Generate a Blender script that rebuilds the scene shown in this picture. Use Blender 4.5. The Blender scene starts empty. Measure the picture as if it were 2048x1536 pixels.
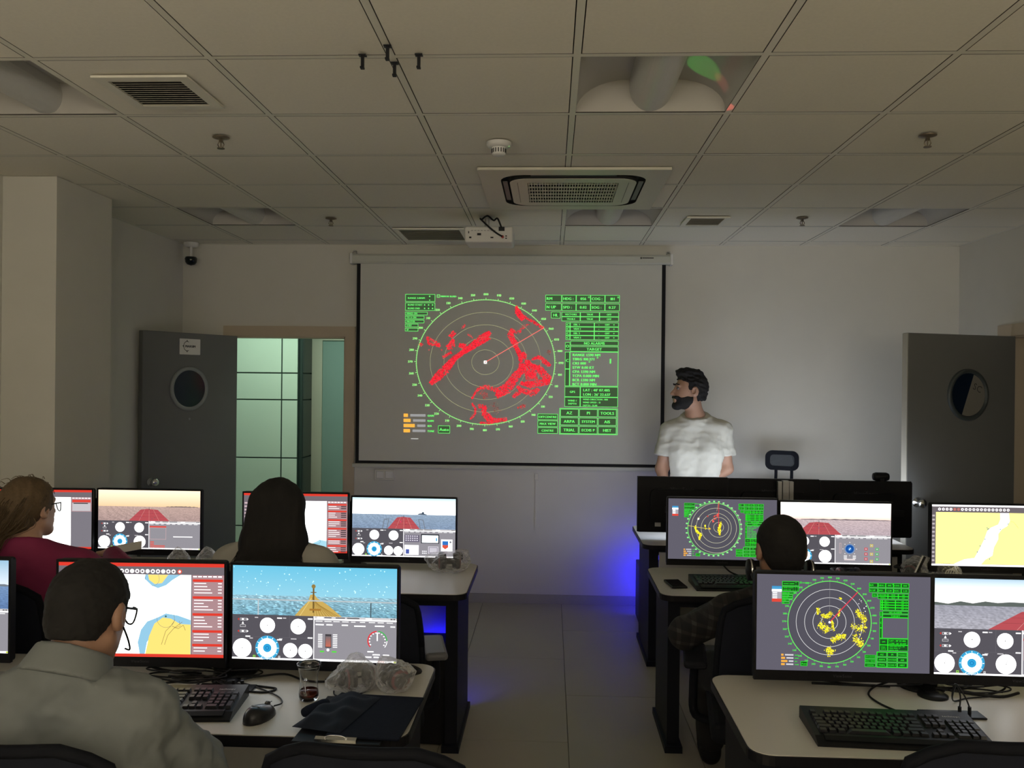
import bpy, bmesh, math, random
import numpy as np
from mathutils import Vector, Matrix
random.seed(7); rng = np.random.default_rng(7)
scene = bpy.context.scene
COL = scene.collection

# ------------------------------------------------------------------ camera, world, exposure, lights
CAMZ = 1.69
cd = bpy.data.cameras.new('camera'); cam = bpy.data.objects.new('camera', cd); COL.objects.link(cam)
cd.sensor_fit = 'HORIZONTAL'; cd.sensor_width = 36.0; cd.lens = 30.08; cd.clip_start = 0.05
M = Matrix.Rotation(.0449, 4, 'Z') @ Matrix.Rotation(math.pi/2 - .0019, 4, 'X') @ Matrix.Rotation(.0102, 4, 'Z')
cam.matrix_world = Matrix.Translation((0, 0, CAMZ)) @ M
scene.camera = cam
w = bpy.data.worlds.new('world'); scene.world = w; w.use_nodes = True
w.node_tree.nodes['Background'].inputs[0].default_value = (.55, .6, .7, 1)
w.node_tree.nodes['Background'].inputs[1].default_value = .05
vs = scene.view_settings
vs.view_transform = 'Standard'; vs.look = 'None'; vs.gamma = 1.0; vs.exposure = 0.0; vs.use_curve_mapping = False
SCREEN = 1.05          # brightness of the monitors
PROJ = 1.12            # brightness of the projected picture
def area(name, loc, rot, sx, sy, power, col):
    l = bpy.data.lights.new(name, 'AREA'); l.shape = 'RECTANGLE'; l.size = sx; l.size_y = sy; l.energy = power; l.color = col
    o = bpy.data.objects.new(name, l); COL.objects.link(o); o.location = loc; o.rotation_euler = rot
    return o
# added fill lights by two assumed rear windows, tilted up at the ceiling
for wx in (-1.45, 1.55):
    area('window_daylight', (wx, -3.12, 1.75), (math.radians(168), 0, 0), 1.5, 1.2, 126, (1.0, .925, .81))
# an assumed ceiling lamp, unseen, lighting the corridor beyond the open door
area('corridor_lamp', (-2.3, 7.2, 2.55), (0, 0, 0), 1.6, .5, 17, (.76, 1.0, .80))

# added sourceless spotlights standing in for stray projector light on the nearest ceiling light
def spot(name, loc, aim, ang, power, col):
    l = bpy.data.lights.new(name, 'SPOT'); l.spot_size = math.radians(ang); l.spot_blend = .25; l.energy = power; l.color = col; l.shadow_soft_size = .004
    o = bpy.data.objects.new(name, l); COL.objects.link(o); o.location = loc; o.rotation_euler = (Vector(aim)-Vector(loc)).to_track_quat('-Z', 'Y').to_euler()
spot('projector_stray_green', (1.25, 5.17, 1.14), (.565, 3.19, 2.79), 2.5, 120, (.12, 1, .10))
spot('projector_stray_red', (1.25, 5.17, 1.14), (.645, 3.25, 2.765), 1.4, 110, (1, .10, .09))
# ------------------------------------------------------------------ helpers
def lin(c):
    return tuple(((v/255)/12.92 if v/255 <= .04045 else ((v/255+.055)/1.055)**2.4) for v in c)
MATS = {}
def mat(name, col, rough=.5, metal=0., noise=.06, scale=40., bump=0., spec=.5, trans=0., ior=1.45, emit=None, es=0.):
    if name in MATS: return MATS[name]
    m = bpy.data.materials.new(name); m.use_nodes = True; nt = m.node_tree; b = nt.nodes['Principled BSDF']
    b.inputs['Roughness'].default_value = rough; b.inputs['Metallic'].default_value = metal
    b.inputs['Specular IOR Level'].default_value = spec; b.inputs['IOR'].default_value = ior
    b.inputs['Transmission Weight'].default_value = trans
    c = tuple(col)
    if noise > 0:
        tc = nt.nodes.new('ShaderNodeTexCoord'); n = nt.nodes.new('ShaderNodeTexNoise'); n.inputs['Scale'].default_value = scale
        n.inputs['Detail'].default_value = 3
        nt.links.new(tc.outputs['Object'], n.inputs['Vector'])
        r = nt.nodes.new('ShaderNodeMix'); r.data_type = 'RGBA'
        r.inputs[6].default_value = tuple(max(0, v*(1-noise)) for v in c)+(1,); r.inputs[7].default_value = tuple(v*(1+noise) for v in c)+(1,)
        nt.links.new(n.outputs['Fac'], r.inputs[0]); nt.links.new(r.outputs[2], b.inputs['Base Color'])
        if bump > 0:
            bp = nt.nodes.new('ShaderNodeBump'); bp.inputs['Strength'].default_value = bump; bp.inputs['Distance'].default_value = .002
            nt.links.new(n.outputs['Fac'], bp.inputs['Height']); nt.links.new(bp.outputs['Normal'], b.inputs['Normal'])
    else:
        b.inputs['Base Color'].default_value = c+(1,)
    if emit:
        b.inputs['Emission Color'].default_value = tuple(emit)+(1,); b.inputs['Emission Strength'].default_value = es
    MATS[name] = m; return m
def picture_mat(name, strength, sample=True):
    m = bpy.data.materials.new(name); m.use_nodes = True; nt = m.node_tree; nt.nodes.clear()
    o = nt.nodes.new('ShaderNodeOutputMaterial'); e = nt.nodes.new('ShaderNodeEmission'); a = nt.nodes.new('ShaderNodeVertexColor'); a.layer_name = 'Col'
    e.inputs['Strength'].default_value = strength
    nt.links.new(a.outputs['Color'], e.inputs['Color']); nt.links.new(e.outputs[0], o.inputs[0])
    if not sample: m.cycles.emission_sampling = 'NONE'
    return m
PIC = (picture_mat('screen_picture', SCREEN), picture_mat('screen_picture_detail', SCREEN, False)); PICP = (picture_mat('projected_picture', PROJ), picture_mat('projected_picture_detail', PROJ, False))
PICI = (picture_mat('instructor_screen_picture', SCREEN*4.6), picture_mat('instructor_screen_detail', SCREEN*4.6, False))
def bag_mat():
    m = bpy.data.materials.new('clear_plastic_bag'); m.use_nodes = True; nt = m.node_tree; nt.nodes.clear()
    o = nt.nodes.new('ShaderNodeOutputMaterial'); mx = nt.nodes.new('ShaderNodeMixShader'); t = nt.nodes.new('ShaderNodeBsdfTransparent')
    p = nt.nodes.new('ShaderNodeBsdfPrincipled'); p.inputs['Base Color'].default_value = (.8, .8, .82, 1); p.inputs['Roughness'].default_value = .22
    lw = nt.nodes.new('ShaderNodeLayerWeight'); lw.inputs['Blend'].default_value = .42
    n = nt.nodes.new('ShaderNodeTexNoise'); n.inputs['Scale'].default_value = 45; n.inputs['Detail'].default_value = 2
    tc = nt.nodes.new('ShaderNodeTexCoord'); nt.links.new(tc.outputs['Object'], n.inputs['Vector'])
    bp = nt.nodes.new('ShaderNodeBump'); bp.inputs['Strength'].default_value = .8; bp.inputs['Distance'].default_value = .006
    nt.links.new(n.outputs['Fac'], bp.inputs['Height'])
    nt.links.new(bp.outputs['Normal'], p.inputs['Normal']); nt.links.new(bp.outputs['Normal'], lw.inputs['Normal'])
    mp = nt.nodes.new('ShaderNodeMapRange'); mp.inputs[3].default_value = .10; mp.inputs[4].default_value = .75
    nt.links.new(lw.outputs['Facing'], mp.inputs[0])
    nt.links.new(mp.outputs[0], mx.inputs[0]); nt.links.new(t.outputs[0], mx.inputs[1]); nt.links.new(p.outputs[0], mx.inputs[2])
    nt.links.new(mx.outputs[0], o.inputs[0]); return m
BAG = bag_mat()

def mesh(name, v, f, smooth=False):
    me = bpy.data.meshes.new(name); me.from_pydata([tuple(p) for p in v], [], [tuple(q) for q in f]); me.update()
    if smooth: me.shade_smooth()
    return me
def ob(name, me, m=None, parent=None, loc=(0, 0, 0), rot=(0, 0, 0), scale=(1, 1, 1)):
    o = bpy.data.objects.new(name, me); COL.objects.link(o)
    if m is not None and me is not None and len(me.materials) == 0: me.materials.append(m)
    if parent is not None: o.parent = parent
    o.location = loc; o.rotation_euler = rot; o.scale = scale; return o
def tag(o, label, cat, group=None, kind=None):
    o['label'] = label; o['category'] = cat
    if group: o['group'] = group
    if kind: o['kind'] = kind
    return o
def thing(name, label, cat, loc=(0, 0, 0), rz=0., group=None, kind=None):
    o = bpy.data.objects.new(name, None); COL.objects.link(o); o.location = loc; o.rotation_euler = (0, 0, rz); o.empty_display_size = .05
    return tag(o, label, cat, group, kind)
def dup(root, loc, rz, label, group=None):
    r = root.copy(); COL.objects.link(r); r.location = loc; r.rotation_euler = (0, 0, rz); r['label'] = label
    if group: r['group'] = group
    for ch in root.children:
        c = ch.copy(); COL.objects.link(c); c.parent = r
        for g in ch.children:
            d = g.copy(); COL.objects.link(d); d.parent = c
    return r
class MB:
    def __init__(s): s.v = []; s.f = []
    def add(s, v, f):
        n = len(s.v); s.v += [tuple(p) for p in v]; s.f += [tuple(i+n for i in q) for q in f]; return s
    def box(s, x0, x1, y0, y1, z0, z1, R=None):
        v = [(x, y, z) for z in (z0, z1) for y in (y0, y1) for x in (x0, x1)]
        if R is not None: v = [tuple(R @ Vector(p)) for p in v]
        return s.add(v, [(0, 2, 3, 1), (4, 5, 7, 6), (0, 1, 5, 4), (2, 6, 7, 3), (0, 4, 6, 2), (1, 3, 7, 5)])
    def cyl(s, c, r, h, n=20, axis='z', r2=None):
        r2 = r if r2 is None else r2; v = []
        for k, rr in ((0, r), (h, r2)):
            for i in range(n):
                a = 2*math.pi*i/n; p = (rr*math.cos(a), rr*math.sin(a), k)
                if axis == 'y': p = (p[0], p[2], -p[1])
                if axis == 'x': p = (p[2], p[0], p[1])
                v.append((c[0]+p[0], c[1]+p[1], c[2]+p[2]))
        f = [(i, (i+1) % n, n+(i+1) % n, n+i) for i in range(n)]+[tuple(range(n-1, -1, -1)), tuple(range(n, 2*n))]
        return s.add(v, f)
    def tube(s, pts, r, n=6, closed=False):
        v, f = tube(pts, r, n); return s.add(v, f)
    def lathe(s, prof, n=28, c=(0, 0, 0), axis='z'):
        v = []; m_ = len(prof)
        for i in range(n):
            a = 2*math.pi*i/n
            for r, z in prof:
                p = (r*math.cos(a), r*math.sin(a), z)
                if axis == 'y': p = (p[0], p[2], -p[1])
                if axis == 'x': p = (p[2], p[0], p[1])
                v.append((c[0]+p[0], c[1]+p[1], c[2]+p[2]))
        f = [(i*m_+j, ((i+1) % n)*m_+j, ((i+1) % n)*m_+j+1, i*m_+j+1) for i in range(n) for j in range(m_-1)]
        return s.add(v, f)
    def prism(s, poly, z0, z1, axis='z'):
        n = len(poly)
        def P(x, y, z): return (x, y, z) if axis == 'z' else ((x, z, y) if axis == 'y' else (z, x, y))
        v = [P(x, y, z0) for x, y in poly]+[P(x, y, z1) for x, y in poly]
        f = [(i, (i+1) % n, n+(i+1) % n, n+i) for i in range(n)]+[tuple(range(n-1, -1, -1)), tuple(range(n, 2*n))]
        return s.add(v, f)
    def mesh(s, name='m', smooth=False):
        me = mesh(name, s.v, s.f)
        bm = bmesh.new(); bm.from_mesh(me); bmesh.ops.recalc_face_normals(bm, faces=bm.faces); bm.to_mesh(me); bm.free()
        if smooth: me.shade_smooth()
        return me
    def ob(s, name, m, parent=None, smooth=False, **k): return ob(name, s.mesh(name, smooth), m, parent, **k)
def tube(pts, r, n=6):
    P = [Vector(p) for p in pts]; v = []; f = []; prev = None
    R = r if isinstance(r, (list, tuple)) else [r]*len(P)
    for i, p in enumerate(P):
        t = (P[min(i+1, len(P)-1)]-P[max(i-1, 0)])
        t = t.normalized() if t.length > 1e-9 else Vector((0, 0, 1))
        if prev is None:
            a = Vector((0, 0, 1)) if abs(t.z) < .9 else Vector((1, 0, 0)); u = t.cross(a).normalized()
        else:
            u = (prev-t*prev.dot(t)); u = u.normalized() if u.length > 1e-6 else t.orthogonal().normalized()
        prev = u; w_ = t.cross(u)
        for k in range(n):
            a = 2*math.pi*k/n; v.append(p+(u*math.cos(a)+w_*math.sin(a))*R[i])
    for i in range(len(P)-1):
        for k in range(n): f.append((i*n+k, i*n+(k+1) % n, (i+1)*n+(k+1) % n, (i+1)*n+k))
    f.append(tuple(range(n-1, -1, -1))); f.append(tuple(range((len(P)-1)*n, len(P)*n)))
    return v, f
def spline(pts, sub=6):
    P = [Vector(p) for p in pts]; out = []
    for i in range(len(P)-1):
        a, b, c, d = P[max(i-1, 0)], P[i], P[i+1], P[min(i+2, len(P)-1)]
        for k in range(sub):
            t = k/sub
            out.append(.5*((2*b)+(c-a)*t+(2*a-5*b+4*c-d)*t*t+(3*b-a-3*c+d)*t**3))
    out.append(P[-1]); return out
def bevbox(sx, sy, sz, bev=.004, seg=2, c=(0, 0, 0), z0=None):
    bm = bmesh.new(); bmesh.ops.create_cube(bm, size=1)
    for v in bm.verts:
        v.co = Vector((v.co.x*sx+c[0], v.co.y*sy+c[1], v.co.z*sz+c[2]))
    if bev > 0: bmesh.ops.bevel(bm, geom=bm.edges[:], offset=bev, segments=seg, affect='EDGES', profile=.5)
    me = bpy.data.meshes.new('b'); bm.to_mesh(me); bm.free(); return me
def rrect(x0, x1, y0, y1, r, n=6):
    out = []
    for cx, cy, a0 in ((x1-r, y1-r, 0), (x0+r, y1-r, 90), (x0+r, y0+r, 180), (x1-r, y0+r, 270)):
        for i in range(n+1):
            a = math.radians(a0+90*i/n); out.append((cx+r*math.cos(a), cy+r*math.sin(a)))
    return out

# ------------------------------------------------------------------ glyphs for lettering
GL = {}
def load_glyphs():
    chars = "ABCDEFGHIJKLMNOPQRSTUVWXYZabcdefghijklmnopqrstuvwxyz0123456789.:/-+'%"
    objs = []
    for ch in chars+' ':
        cu = bpy.data.curves.new('glyph', 'FONT'); cu.body = 'x'+ch+'x'; cu.resolution_u = 2
        cu2 = bpy.data.curves.new('glyph', 'FONT'); cu2.body = ch; cu2.resolution_u = 2
        o = bpy.data.objects.new('glyph', cu2); COL.objects.link(o); objs.append((ch, o, cu2)); bpy.data.curves.remove(cu)
    bpy.context.view_layer.update(); dg = bpy.context.evaluated_depsgraph_get()
    for ch, o, cu in objs:
        me = bpy.data.meshes.new_from_object(o.evaluated_get(dg))
        v = [(p.co.x, p.co.y) for p in me.vertices]; f = [tuple(p.vertices) for p in me.polygons]
        adv = (max(p[0] for p in v)+.07) if v else .32
        GL[ch] = (v, f, adv); bpy.data.meshes.remove(me)
    for ch, o, cu in objs: bpy.data.objects.remove(o); bpy.data.curves.remove(cu)
load_glyphs()
def text_geo(s, size):
    V = []; F = []; x = 0
    for ch in s:
        v, f, adv = GL.get(ch, GL[' ']); n = len(V)
        V += [((x+p[0])*size, p[1]*size) for p in v]; F += [tuple(i+n for i in q) for q in f]; x += adv
    return V, F, x*size
def text_ob(name, s, size, m, parent, loc, rot, align='c'):
    V, F, wd = text_geo(s, size); dx = {'c': -wd/2, 'l': 0, 'r': -wd}[align]
    return ob(name, mesh(name, [(p[0]+dx, p[1], 0) for p in V], F), m, parent, loc=loc, rot=rot)

# ------------------------------------------------------------------ flat pictures (monitors, projection)
class Pic:
    def __init__(s, w, h, W, H, eps=.00025): s.w, s.h, s.W, s.H, s.eps = w, h, W, H, eps; s.v = []; s.f = []; s.c = []; s.l = []
    @staticmethod
    def hdr(c):     # bright parts of a screen really are brighter than the picture can show: they burn out
        l = .25*c[0]+.6*c[1]+.15*c[2]; k = 1+2.2*max(0., (l-.70)/.30)**1.2; return (c[0]*k, c[1]*k, c[2]*k)
    def P(s, x, y, L): return ((x/s.w-.5)*s.W, -L*s.eps, (.5-y/s.h)*s.H)
    def face(s, pts, col, L, cols=None):
        n = len(s.v); s.v += [s.P(x, y, L) for x, y in pts]; s.f.append(tuple(range(n, n+len(pts)))); s.l.append(L)
        s.c += (cols or [col]*len(pts))
    def poly(s, pts, col, L=2): s.face(pts, lin(col), L)
    def rect(s, x, y, w, h, col, L=1): s.face([(x, y), (x, y+h), (x+w, y+h), (x+w, y)], lin(col), L)
    def grad(s, x, y, w, h, c0, c1, L=1):
        a, b = lin(c0), lin(c1); s.face([(x, y), (x, y+h), (x+w, y+h), (x+w, y)], None, L, [a, b, b, a])
    def frame(s, x, y, w, h, t, col, L=2):
        s.rect(x, y, w, t, col, L); s.rect(x, y+h-t, w, t, col, L); s.rect(x, y+t, t, h-2*t, col, L); s.rect(x+w-t, y+t, t, h-2*t, col, L)
    def line(s, p, q, t, col, L=3):
        dx, dy = q[0]-p[0], q[1]-p[1]; l = math.hypot(dx, dy) or 1; nx, ny = -dy/l*t/2, dx/l*t/2
        s.poly([(p[0]+nx, p[1]+ny), (q[0]+nx, q[1]+ny), (q[0]-nx, q[1]-ny), (p[0]-nx, p[1]-ny)], col, L)
    def path(s, pts, t, col, L=3):
        for a, b in zip(pts, pts[1:]): s.line(a, b, t, col, L)
    def disc(s, cx, cy, rx, ry, col, L=2, n=40): s.poly([(cx+rx*math.cos(2*math.pi*i/n), cy+ry*math.sin(2*math.pi*i/n)) for i in range(n)], col, L)
    def ring(s, cx, cy, rx, ry, t, col, L=3, n=72, a0=0., a1=360.):
        c = lin(col)
        for i in range(n):
            a, b = math.radians(a0+(a1-a0)*i/n), math.radians(a0+(a1-a0)*(i+1)/n)
            s.face([(cx+(rx-t)*math.cos(a), cy+(ry-t)*math.sin(a)), (cx+rx*math.cos(a), cy+ry*math.sin(a)), (cx+rx*math.cos(b), cy+ry*math.sin(b)), (cx+(rx-t)*math.cos(b), cy+(ry-t)*math.sin(b))], c, L)
    def text(s, t, x, y, size, col, L=4, align='l', bold=.0):
        V, F, wd = text_geo(t, size); dx = {'c': -wd/2, 'l': 0, 'r': -wd}[align]; c = lin(col)
        for k, off in enumerate(([0] if not bold else [-bold, bold])):
            n = len(s.v); used = V
            s.v += [s.P(x+dx+p[0]+off, y-p[1], L+k*.3) for p in used]
            for q in F: s.f.append(tuple(i+n for i in q)); s.c += [c]*len(q); s.l.append(L)
    def heat(s, x, y, w, h, nx, ny, fn, L=1):
        g = [[lin(fn(i/nx, j/ny)) for i in range(nx+1)] for j in range(ny+1)]
        for j in range(ny):
            for i in range(nx):
                x0, x1, y0, y1 = x+w*i/nx, x+w*(i+1)/nx, y+h*j/ny, y+h*(j+1)/ny
                s.face([(x0, y0), (x0, y1), (x1, y1), (x1, y0)], None, L, [g[j][i], g[j+1][i], g[j+1][i+1], g[j][i+1]]); s.l[-1] = 3
    def blot(s, path, width, n, col, size=2.2, L=4, jit=.25, solid=True):
        P = [Vector((a, b)) for a, b in path]; seg = [(P[i+1]-P[i]).length for i in range(len(P)-1)]; tot = sum(seg)
        for _ in range(n):
            d = random.random()*tot; i = 0
            while i < len(seg)-1 and d > seg[i]: d -= seg[i]; i += 1
            t = d/seg[i]; p = P[i].lerp(P[i+1], t)
            ww = width if not isinstance(width, (list, tuple)) else width[i]+(width[i+1]-width[i])*t
            a = random.uniform(-1, 1) if solid else random.gauss(0, .5)
            nrm = (P[i+1]-P[i]).normalized(); q = p+Vector((-nrm.y, nrm.x))*a*ww/2+nrm*random.gauss(0, size*.4)
            k = random.uniform(.6, 1.3)*size; th = random.random()*3
            pts = [(q.x+k*random.uniform(.4, .9)*math.cos(th+j*math.pi*2/5), q.y+k*random.uniform(.4, .9)*math.sin(th+j*math.pi*2/5)) for j in range(5)]
            f_ = 1+random.uniform(-jit, jit)
            s.poly(pts, tuple(min(255, max(0, v*f_)) for v in col), L+random.random()*1.5)
    def build(s, name, m, parent, loc=(0, 0, 0), rot=(0, 0, 0)):
        me = mesh(name, s.v, s.f); a = me.color_attributes.new('Col', 'FLOAT_COLOR', 'CORNER')
        li = np.array([len(f) for f in s.f]).sum()
        buf = np.ones((li, 4), np.float32); buf[:, :3] = np.array([s.hdr(c) for c in s.c], np.float32); a.data.foreach_set('color', buf.ravel())
        me.materials.append(m[0]); me.materials.append(m[1])
        me.polygons.foreach_set('material_index', np.array([1 if q >= 2 else 0 for q in s.l], np.int32))
        return ob(name, me, None, parent, loc=loc, rot=rot)

# ------------------------------------------------------------------ the room
XL, XR, YB, YF, ZC = -2.87, 3.05, -3.2, 6.55, 2.742
m_wall = mat('white_wall_paint', (.64, .625, .565), .75, noise=.03, scale=6)
m_ceil = mat('ceiling_tile_white', (.86, .815, .70), .85, noise=.05, scale=90, bump=.15)
m_bar = mat('ceiling_bar_white', (.80, .77, .66), .45, noise=.02)
m_void = mat('dark_void', (.02, .02, .02), .9, noise=0)
m_floor = mat('beige_floor_tile', (.42, .39, .32), .42, noise=.06, scale=3)
m_grout = mat('floor_joint', (.16, .15, .12), .8, noise=.05)
m_trim = mat('cream_door_trim', (.50, .42, .31), .55, noise=.04, scale=12)
m_door = mat('grey_door_paint', (.155, .158, .152), .5, noise=.04, scale=10)
m_black = mat('black_plastic', (.010, .010, .012), .42, noise=.1, spec=.25)
m_white = mat('white_plastic', (.72, .71, .68), .4, noise=.02)
m_chrome = mat('chrome', (.75, .75, .75), .18, metal=1., noise=0)
m_print = mat('dark_print', (.03, .03, .03), .6, noise=0)

fl = tag(MB().box(XL-.2, XR+.2, YB, YF+.2, -.06, -.004).ob('floor', m_grout), 'beige floor of large staggered tiles running to the front wall', 'floor', kind='structure')
TILE = {}
for ci in range(-6, 6):
    x0 = .1+.6*ci; x1 = x0+.6; x0c, x1c = max(x0, XL), min(x1, XR)
    if x1c-x0c < .05: continue
    y = 6.45-1.21*9+(.605 if ci % 2 == 0 else 0)
    while y < YF:
        a, b = max(y, YB), min(y+1.21, YF)
        if b-a > .03:
            k = (round(x1c-x0c, 3), round(b-a, 3))
            if k not in TILE: TILE[k] = bevbox(k[0]-.003, k[1]-.003, .008, .0012, 1)
            ob('floor_tile', TILE[k], m_floor, fl, loc=((x0c+x1c)/2, (a+b)/2, -.004))
        y += 1.21
cl = tag(MB().box(XL, XR, YB, YF, ZC+.16, ZC+.2).ob('ceiling', m_void), 'suspended ceiling of white square panels in a metal grid', 'ceiling', kind='structure')
GX = [.0748+.6*c for c in range(-5, 6)]; GY = [2.7557+.6*r for r in range(-10, 7)]
m_gap_shade = mat('raw_panel_edge', (.17, .155, .13), .9, noise=.1)  # dark side faces: shade of ceiling gaps and lamp rims put into the colour
xs = [XL]+[g for g in GX if XL+.02 < g < XR-.02]+[XR]; ys = [YB]+[g for g in GY if YB+.02 < g < YF-.02]+[YF]
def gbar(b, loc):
    o = b.ob('grid_bar', m_bar, cl, loc=loc); o.data.materials.append(m_gap_shade)
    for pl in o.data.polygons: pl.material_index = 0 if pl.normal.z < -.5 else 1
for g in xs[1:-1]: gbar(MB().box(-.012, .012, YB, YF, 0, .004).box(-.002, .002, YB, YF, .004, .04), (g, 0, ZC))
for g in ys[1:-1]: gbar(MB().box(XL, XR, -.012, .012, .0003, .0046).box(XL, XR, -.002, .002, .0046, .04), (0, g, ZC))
for q in ((XL, XL+.02), (XR-.02, XR)): MB().box(q[0], q[1], YB, YF, ZC-.001, ZC+.003).ob('edge_bar', m_bar, cl)
MB().box(XL, XR, YF-.02, YF, ZC-.001, ZC+.003).ob('edge_bar', m_bar, cl)
LIGHTS = {(-4, 0), (0, 0), (-4, 4), (0, 4), (3, 4), (3, 0)}
def cell(c, r): return (.0748+.6*c, 2.7557+.6*r)
TC = {}
for i in range(len(xs)-1):
    for j in range(len(ys)-1):
        x0, x1, y0, y1 = xs[i], xs[i+1], ys[j], ys[j+1]
        if x1-x0 < .04 or y1-y0 < .04: continue
        c = round((x0-.0748)/.6); r = round((y0-2.7557)/.6)
        if (c, r) in LIGHTS and x1-x0 > .55: continue
        k = (round(x1-x0, 3), round(y1-y0, 3))
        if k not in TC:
            TC[k] = bevbox(k[0]-.031, k[1]-.031, .018, 0); TC[k].materials.append(m_ceil); TC[k].materials.append(m_gap_shade)
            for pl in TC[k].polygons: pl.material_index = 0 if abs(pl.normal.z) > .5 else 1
        ob('ceiling_tile', TC[k], m_ceil, cl, loc=((x0+x1)/2, (y0+y1)/2, ZC+.0092+random.uniform(-.0002, .0008)), rot=(random.uniform(-.001, .001), random.uniform(-.001, .001), 0))

DX0, DX1, DZ = -2.51, -1.585, 2.03     # left doorway in the front wall
wf = MB(); T = .14
wf.box(XL-.2, DX0, YF, YF+T, 0, ZC+.2).box(DX0, DX1, YF, YF+T, DZ, ZC+.2).box(DX1, XR+.2, YF, YF+T, 0, ZC+.2)
tag(wf.ob('wall_front', m_wall), 'white front wall behind the projection screen', 'wall', kind='structure')
tag(MB().box(XL-.15, XL, YB, YF, 0, ZC+.2).ob('wall_left', m_wall), 'white left wall beyond the column', 'wall', kind='structure')
RY0, RY1 = 4.98, 5.83                  # doorway in the right wall
tag(MB().box(XR, XR+T, YB, RY0, 0, ZC+.2).box(XR, XR+T, RY0, RY1, DZ, ZC+.2).box(XR, XR+T, RY1, YF, 0, ZC+.2).ob('wall_right', m_wall), 'white right wall with a dark doorway', 'wall', kind='structure')
tag(MB().box(XL, -2.58, 4.35, 4.91, 0, ZC-.002).ob('column', m_wall), 'square white column standing against the left wall', 'column', kind='structure')
wb = MB(); wz0, wz1 = 1.0, 2.25
wb.box(XL, XR, YB-.12, YB, 0, wz0).box(XL, XR, YB-.12, YB, wz1, ZC+.2)
for a, b in ((XL, -2.25), (-.65, .75), (2.35, XR)): wb.box(a, b, YB-.12, YB, wz0, wz1)
tag(wb.ob('wall_back', m_wall), 'white back wall with two windows behind the camera', 'wall', kind='structure')
m_blind = mat('closed_window_blind', (.6, .56, .48), .7, noise=.05)
for n, (a, b) in enumerate(((-2.25, -.65), (.75, 2.35))):  # both windows are assumed, out of view, to go with the fill lights
    wn = tag(MB().box(a, b, YB-.1, YB-.06, wz0, wz1).ob('window_%d' % (n+1), m_blind), ['left', 'right'][n]+' window with a closed blind in the back wall', 'window', kind='structure')
    fr = MB()
    for q in ((a, a+.05), (b-.05, b)): fr.box(q[0], q[1], YB-.055, YB+.01, wz0, wz1)
    fr.box(a, b, YB-.055, YB+.01, wz0, wz0+.05).box(a, b, YB-.055, YB+.01, wz1-.05, wz1); fr.ob('window_frame', m_white, wn)
m_base = mat('grey_skirting', (.36, .345, .30), .6, noise=.03)
tag(MB().box(DX1+.08, XR, YF-.012, YF, 0, .07).ob('baseboard_front', m_base), 'low grey skirting along the front wall', 'baseboard', kind='structure')
tag(MB().box(XL, XL+.012, 4.92, YF, 0, .07).ob('baseboard_left', m_base), 'low grey skirting along the left wall by the open door', 'baseboard', kind='structure')
# door trims
tw = .078
t1 = MB().box(DX0-.03, DX1+tw, YF-.018, YF+.002, DZ, DZ+tw).box(DX1, DX1+tw, YF-.018, YF+.002, 0, DZ).box(DX0-tw, DX0, YF-.018, YF+.002, 0, DZ)
t1.box(DX1-.012, DX1, YF, YF+T, 0, DZ).box(DX0, DX0+.012, YF, YF+T, 0, DZ).box(DX0, DX1, YF, YF+T, DZ-.012, DZ)
tag(t1.ob('trim_1', m_trim), 'cream wooden frame around the lit doorway', 'door frame', kind='structure')
t2 = MB().box(XR-.018, XR+.002, RY0-tw, RY1+tw+.05, DZ, DZ+tw).box(XR-.018, XR+.002, RY1, RY1+tw, 0, DZ).box(XR-.018, XR+.002, RY0-tw, RY0, 0, DZ)
t2.box(XR, XR+T, RY1-.012, RY1, 0, DZ).box(XR, XR+T, RY0, RY0+.012, 0, DZ).box(XR, XR+T, RY0, RY1, DZ-.012, DZ)
tag(t2.ob('trim_2', m_trim), 'cream wooden frame around the dark doorway in the right wall', 'door frame', kind='structure')
tag(MB().box(XR+1.0, XR+1.1, 4.2, 6.6, 0, 2.7).box(XR+T, XR+1.0, 4.2, 4.3, 0, 2.7).box(XR+T, XR+1.0, 6.5, 6.6, 0, 2.7).box(XR+T, XR+1.0, 4.2, 6.6, 2.6, 2.7).ob('wall_side_room', m_door), 'unlit grey passage behind the right doorway', 'wall', kind='structure')

# corridor beyond the left door: glass-panelled wall, pillar side and a frosted door
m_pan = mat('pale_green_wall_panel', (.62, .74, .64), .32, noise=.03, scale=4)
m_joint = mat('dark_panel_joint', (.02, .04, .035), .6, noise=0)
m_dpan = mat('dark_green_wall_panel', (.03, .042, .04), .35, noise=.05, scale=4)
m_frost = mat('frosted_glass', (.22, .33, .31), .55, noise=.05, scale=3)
cw = tag(MB().box(-4.2, -2.36, 7.92, 7.95, 0, 2.7).ob('wall_corridor', m_joint), 'pale green panelled corridor wall seen through the doorway', 'wall', kind='structure')
zl = [0, .32, .96, 1.505, 1.755, 2.7]; xl = [-4.2, -3.35, -2.515, -2.36]
for i in range(3):
    for j in range(len(zl)-1):
        ob('wall_panel', bevbox(xl[i+1]-xl[i]-.012, .012, zl[j+1]-zl[j]-.012, .002, 1), m_pan, cw, loc=((xl[i]+xl[i+1])/2, 7.914, (zl[j]+zl[j+1])/2))
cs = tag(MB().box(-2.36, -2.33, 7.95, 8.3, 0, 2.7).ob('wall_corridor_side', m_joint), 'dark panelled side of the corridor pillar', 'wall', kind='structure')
for j in range(len(zl)-1): ob('wall_panel', bevbox(.01, .34, zl[j+1]-zl[j]-.012, .002, 1), m_dpan, cs, loc=(-2.325, 8.125, (zl[j]+zl[j+1])/2))
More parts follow.
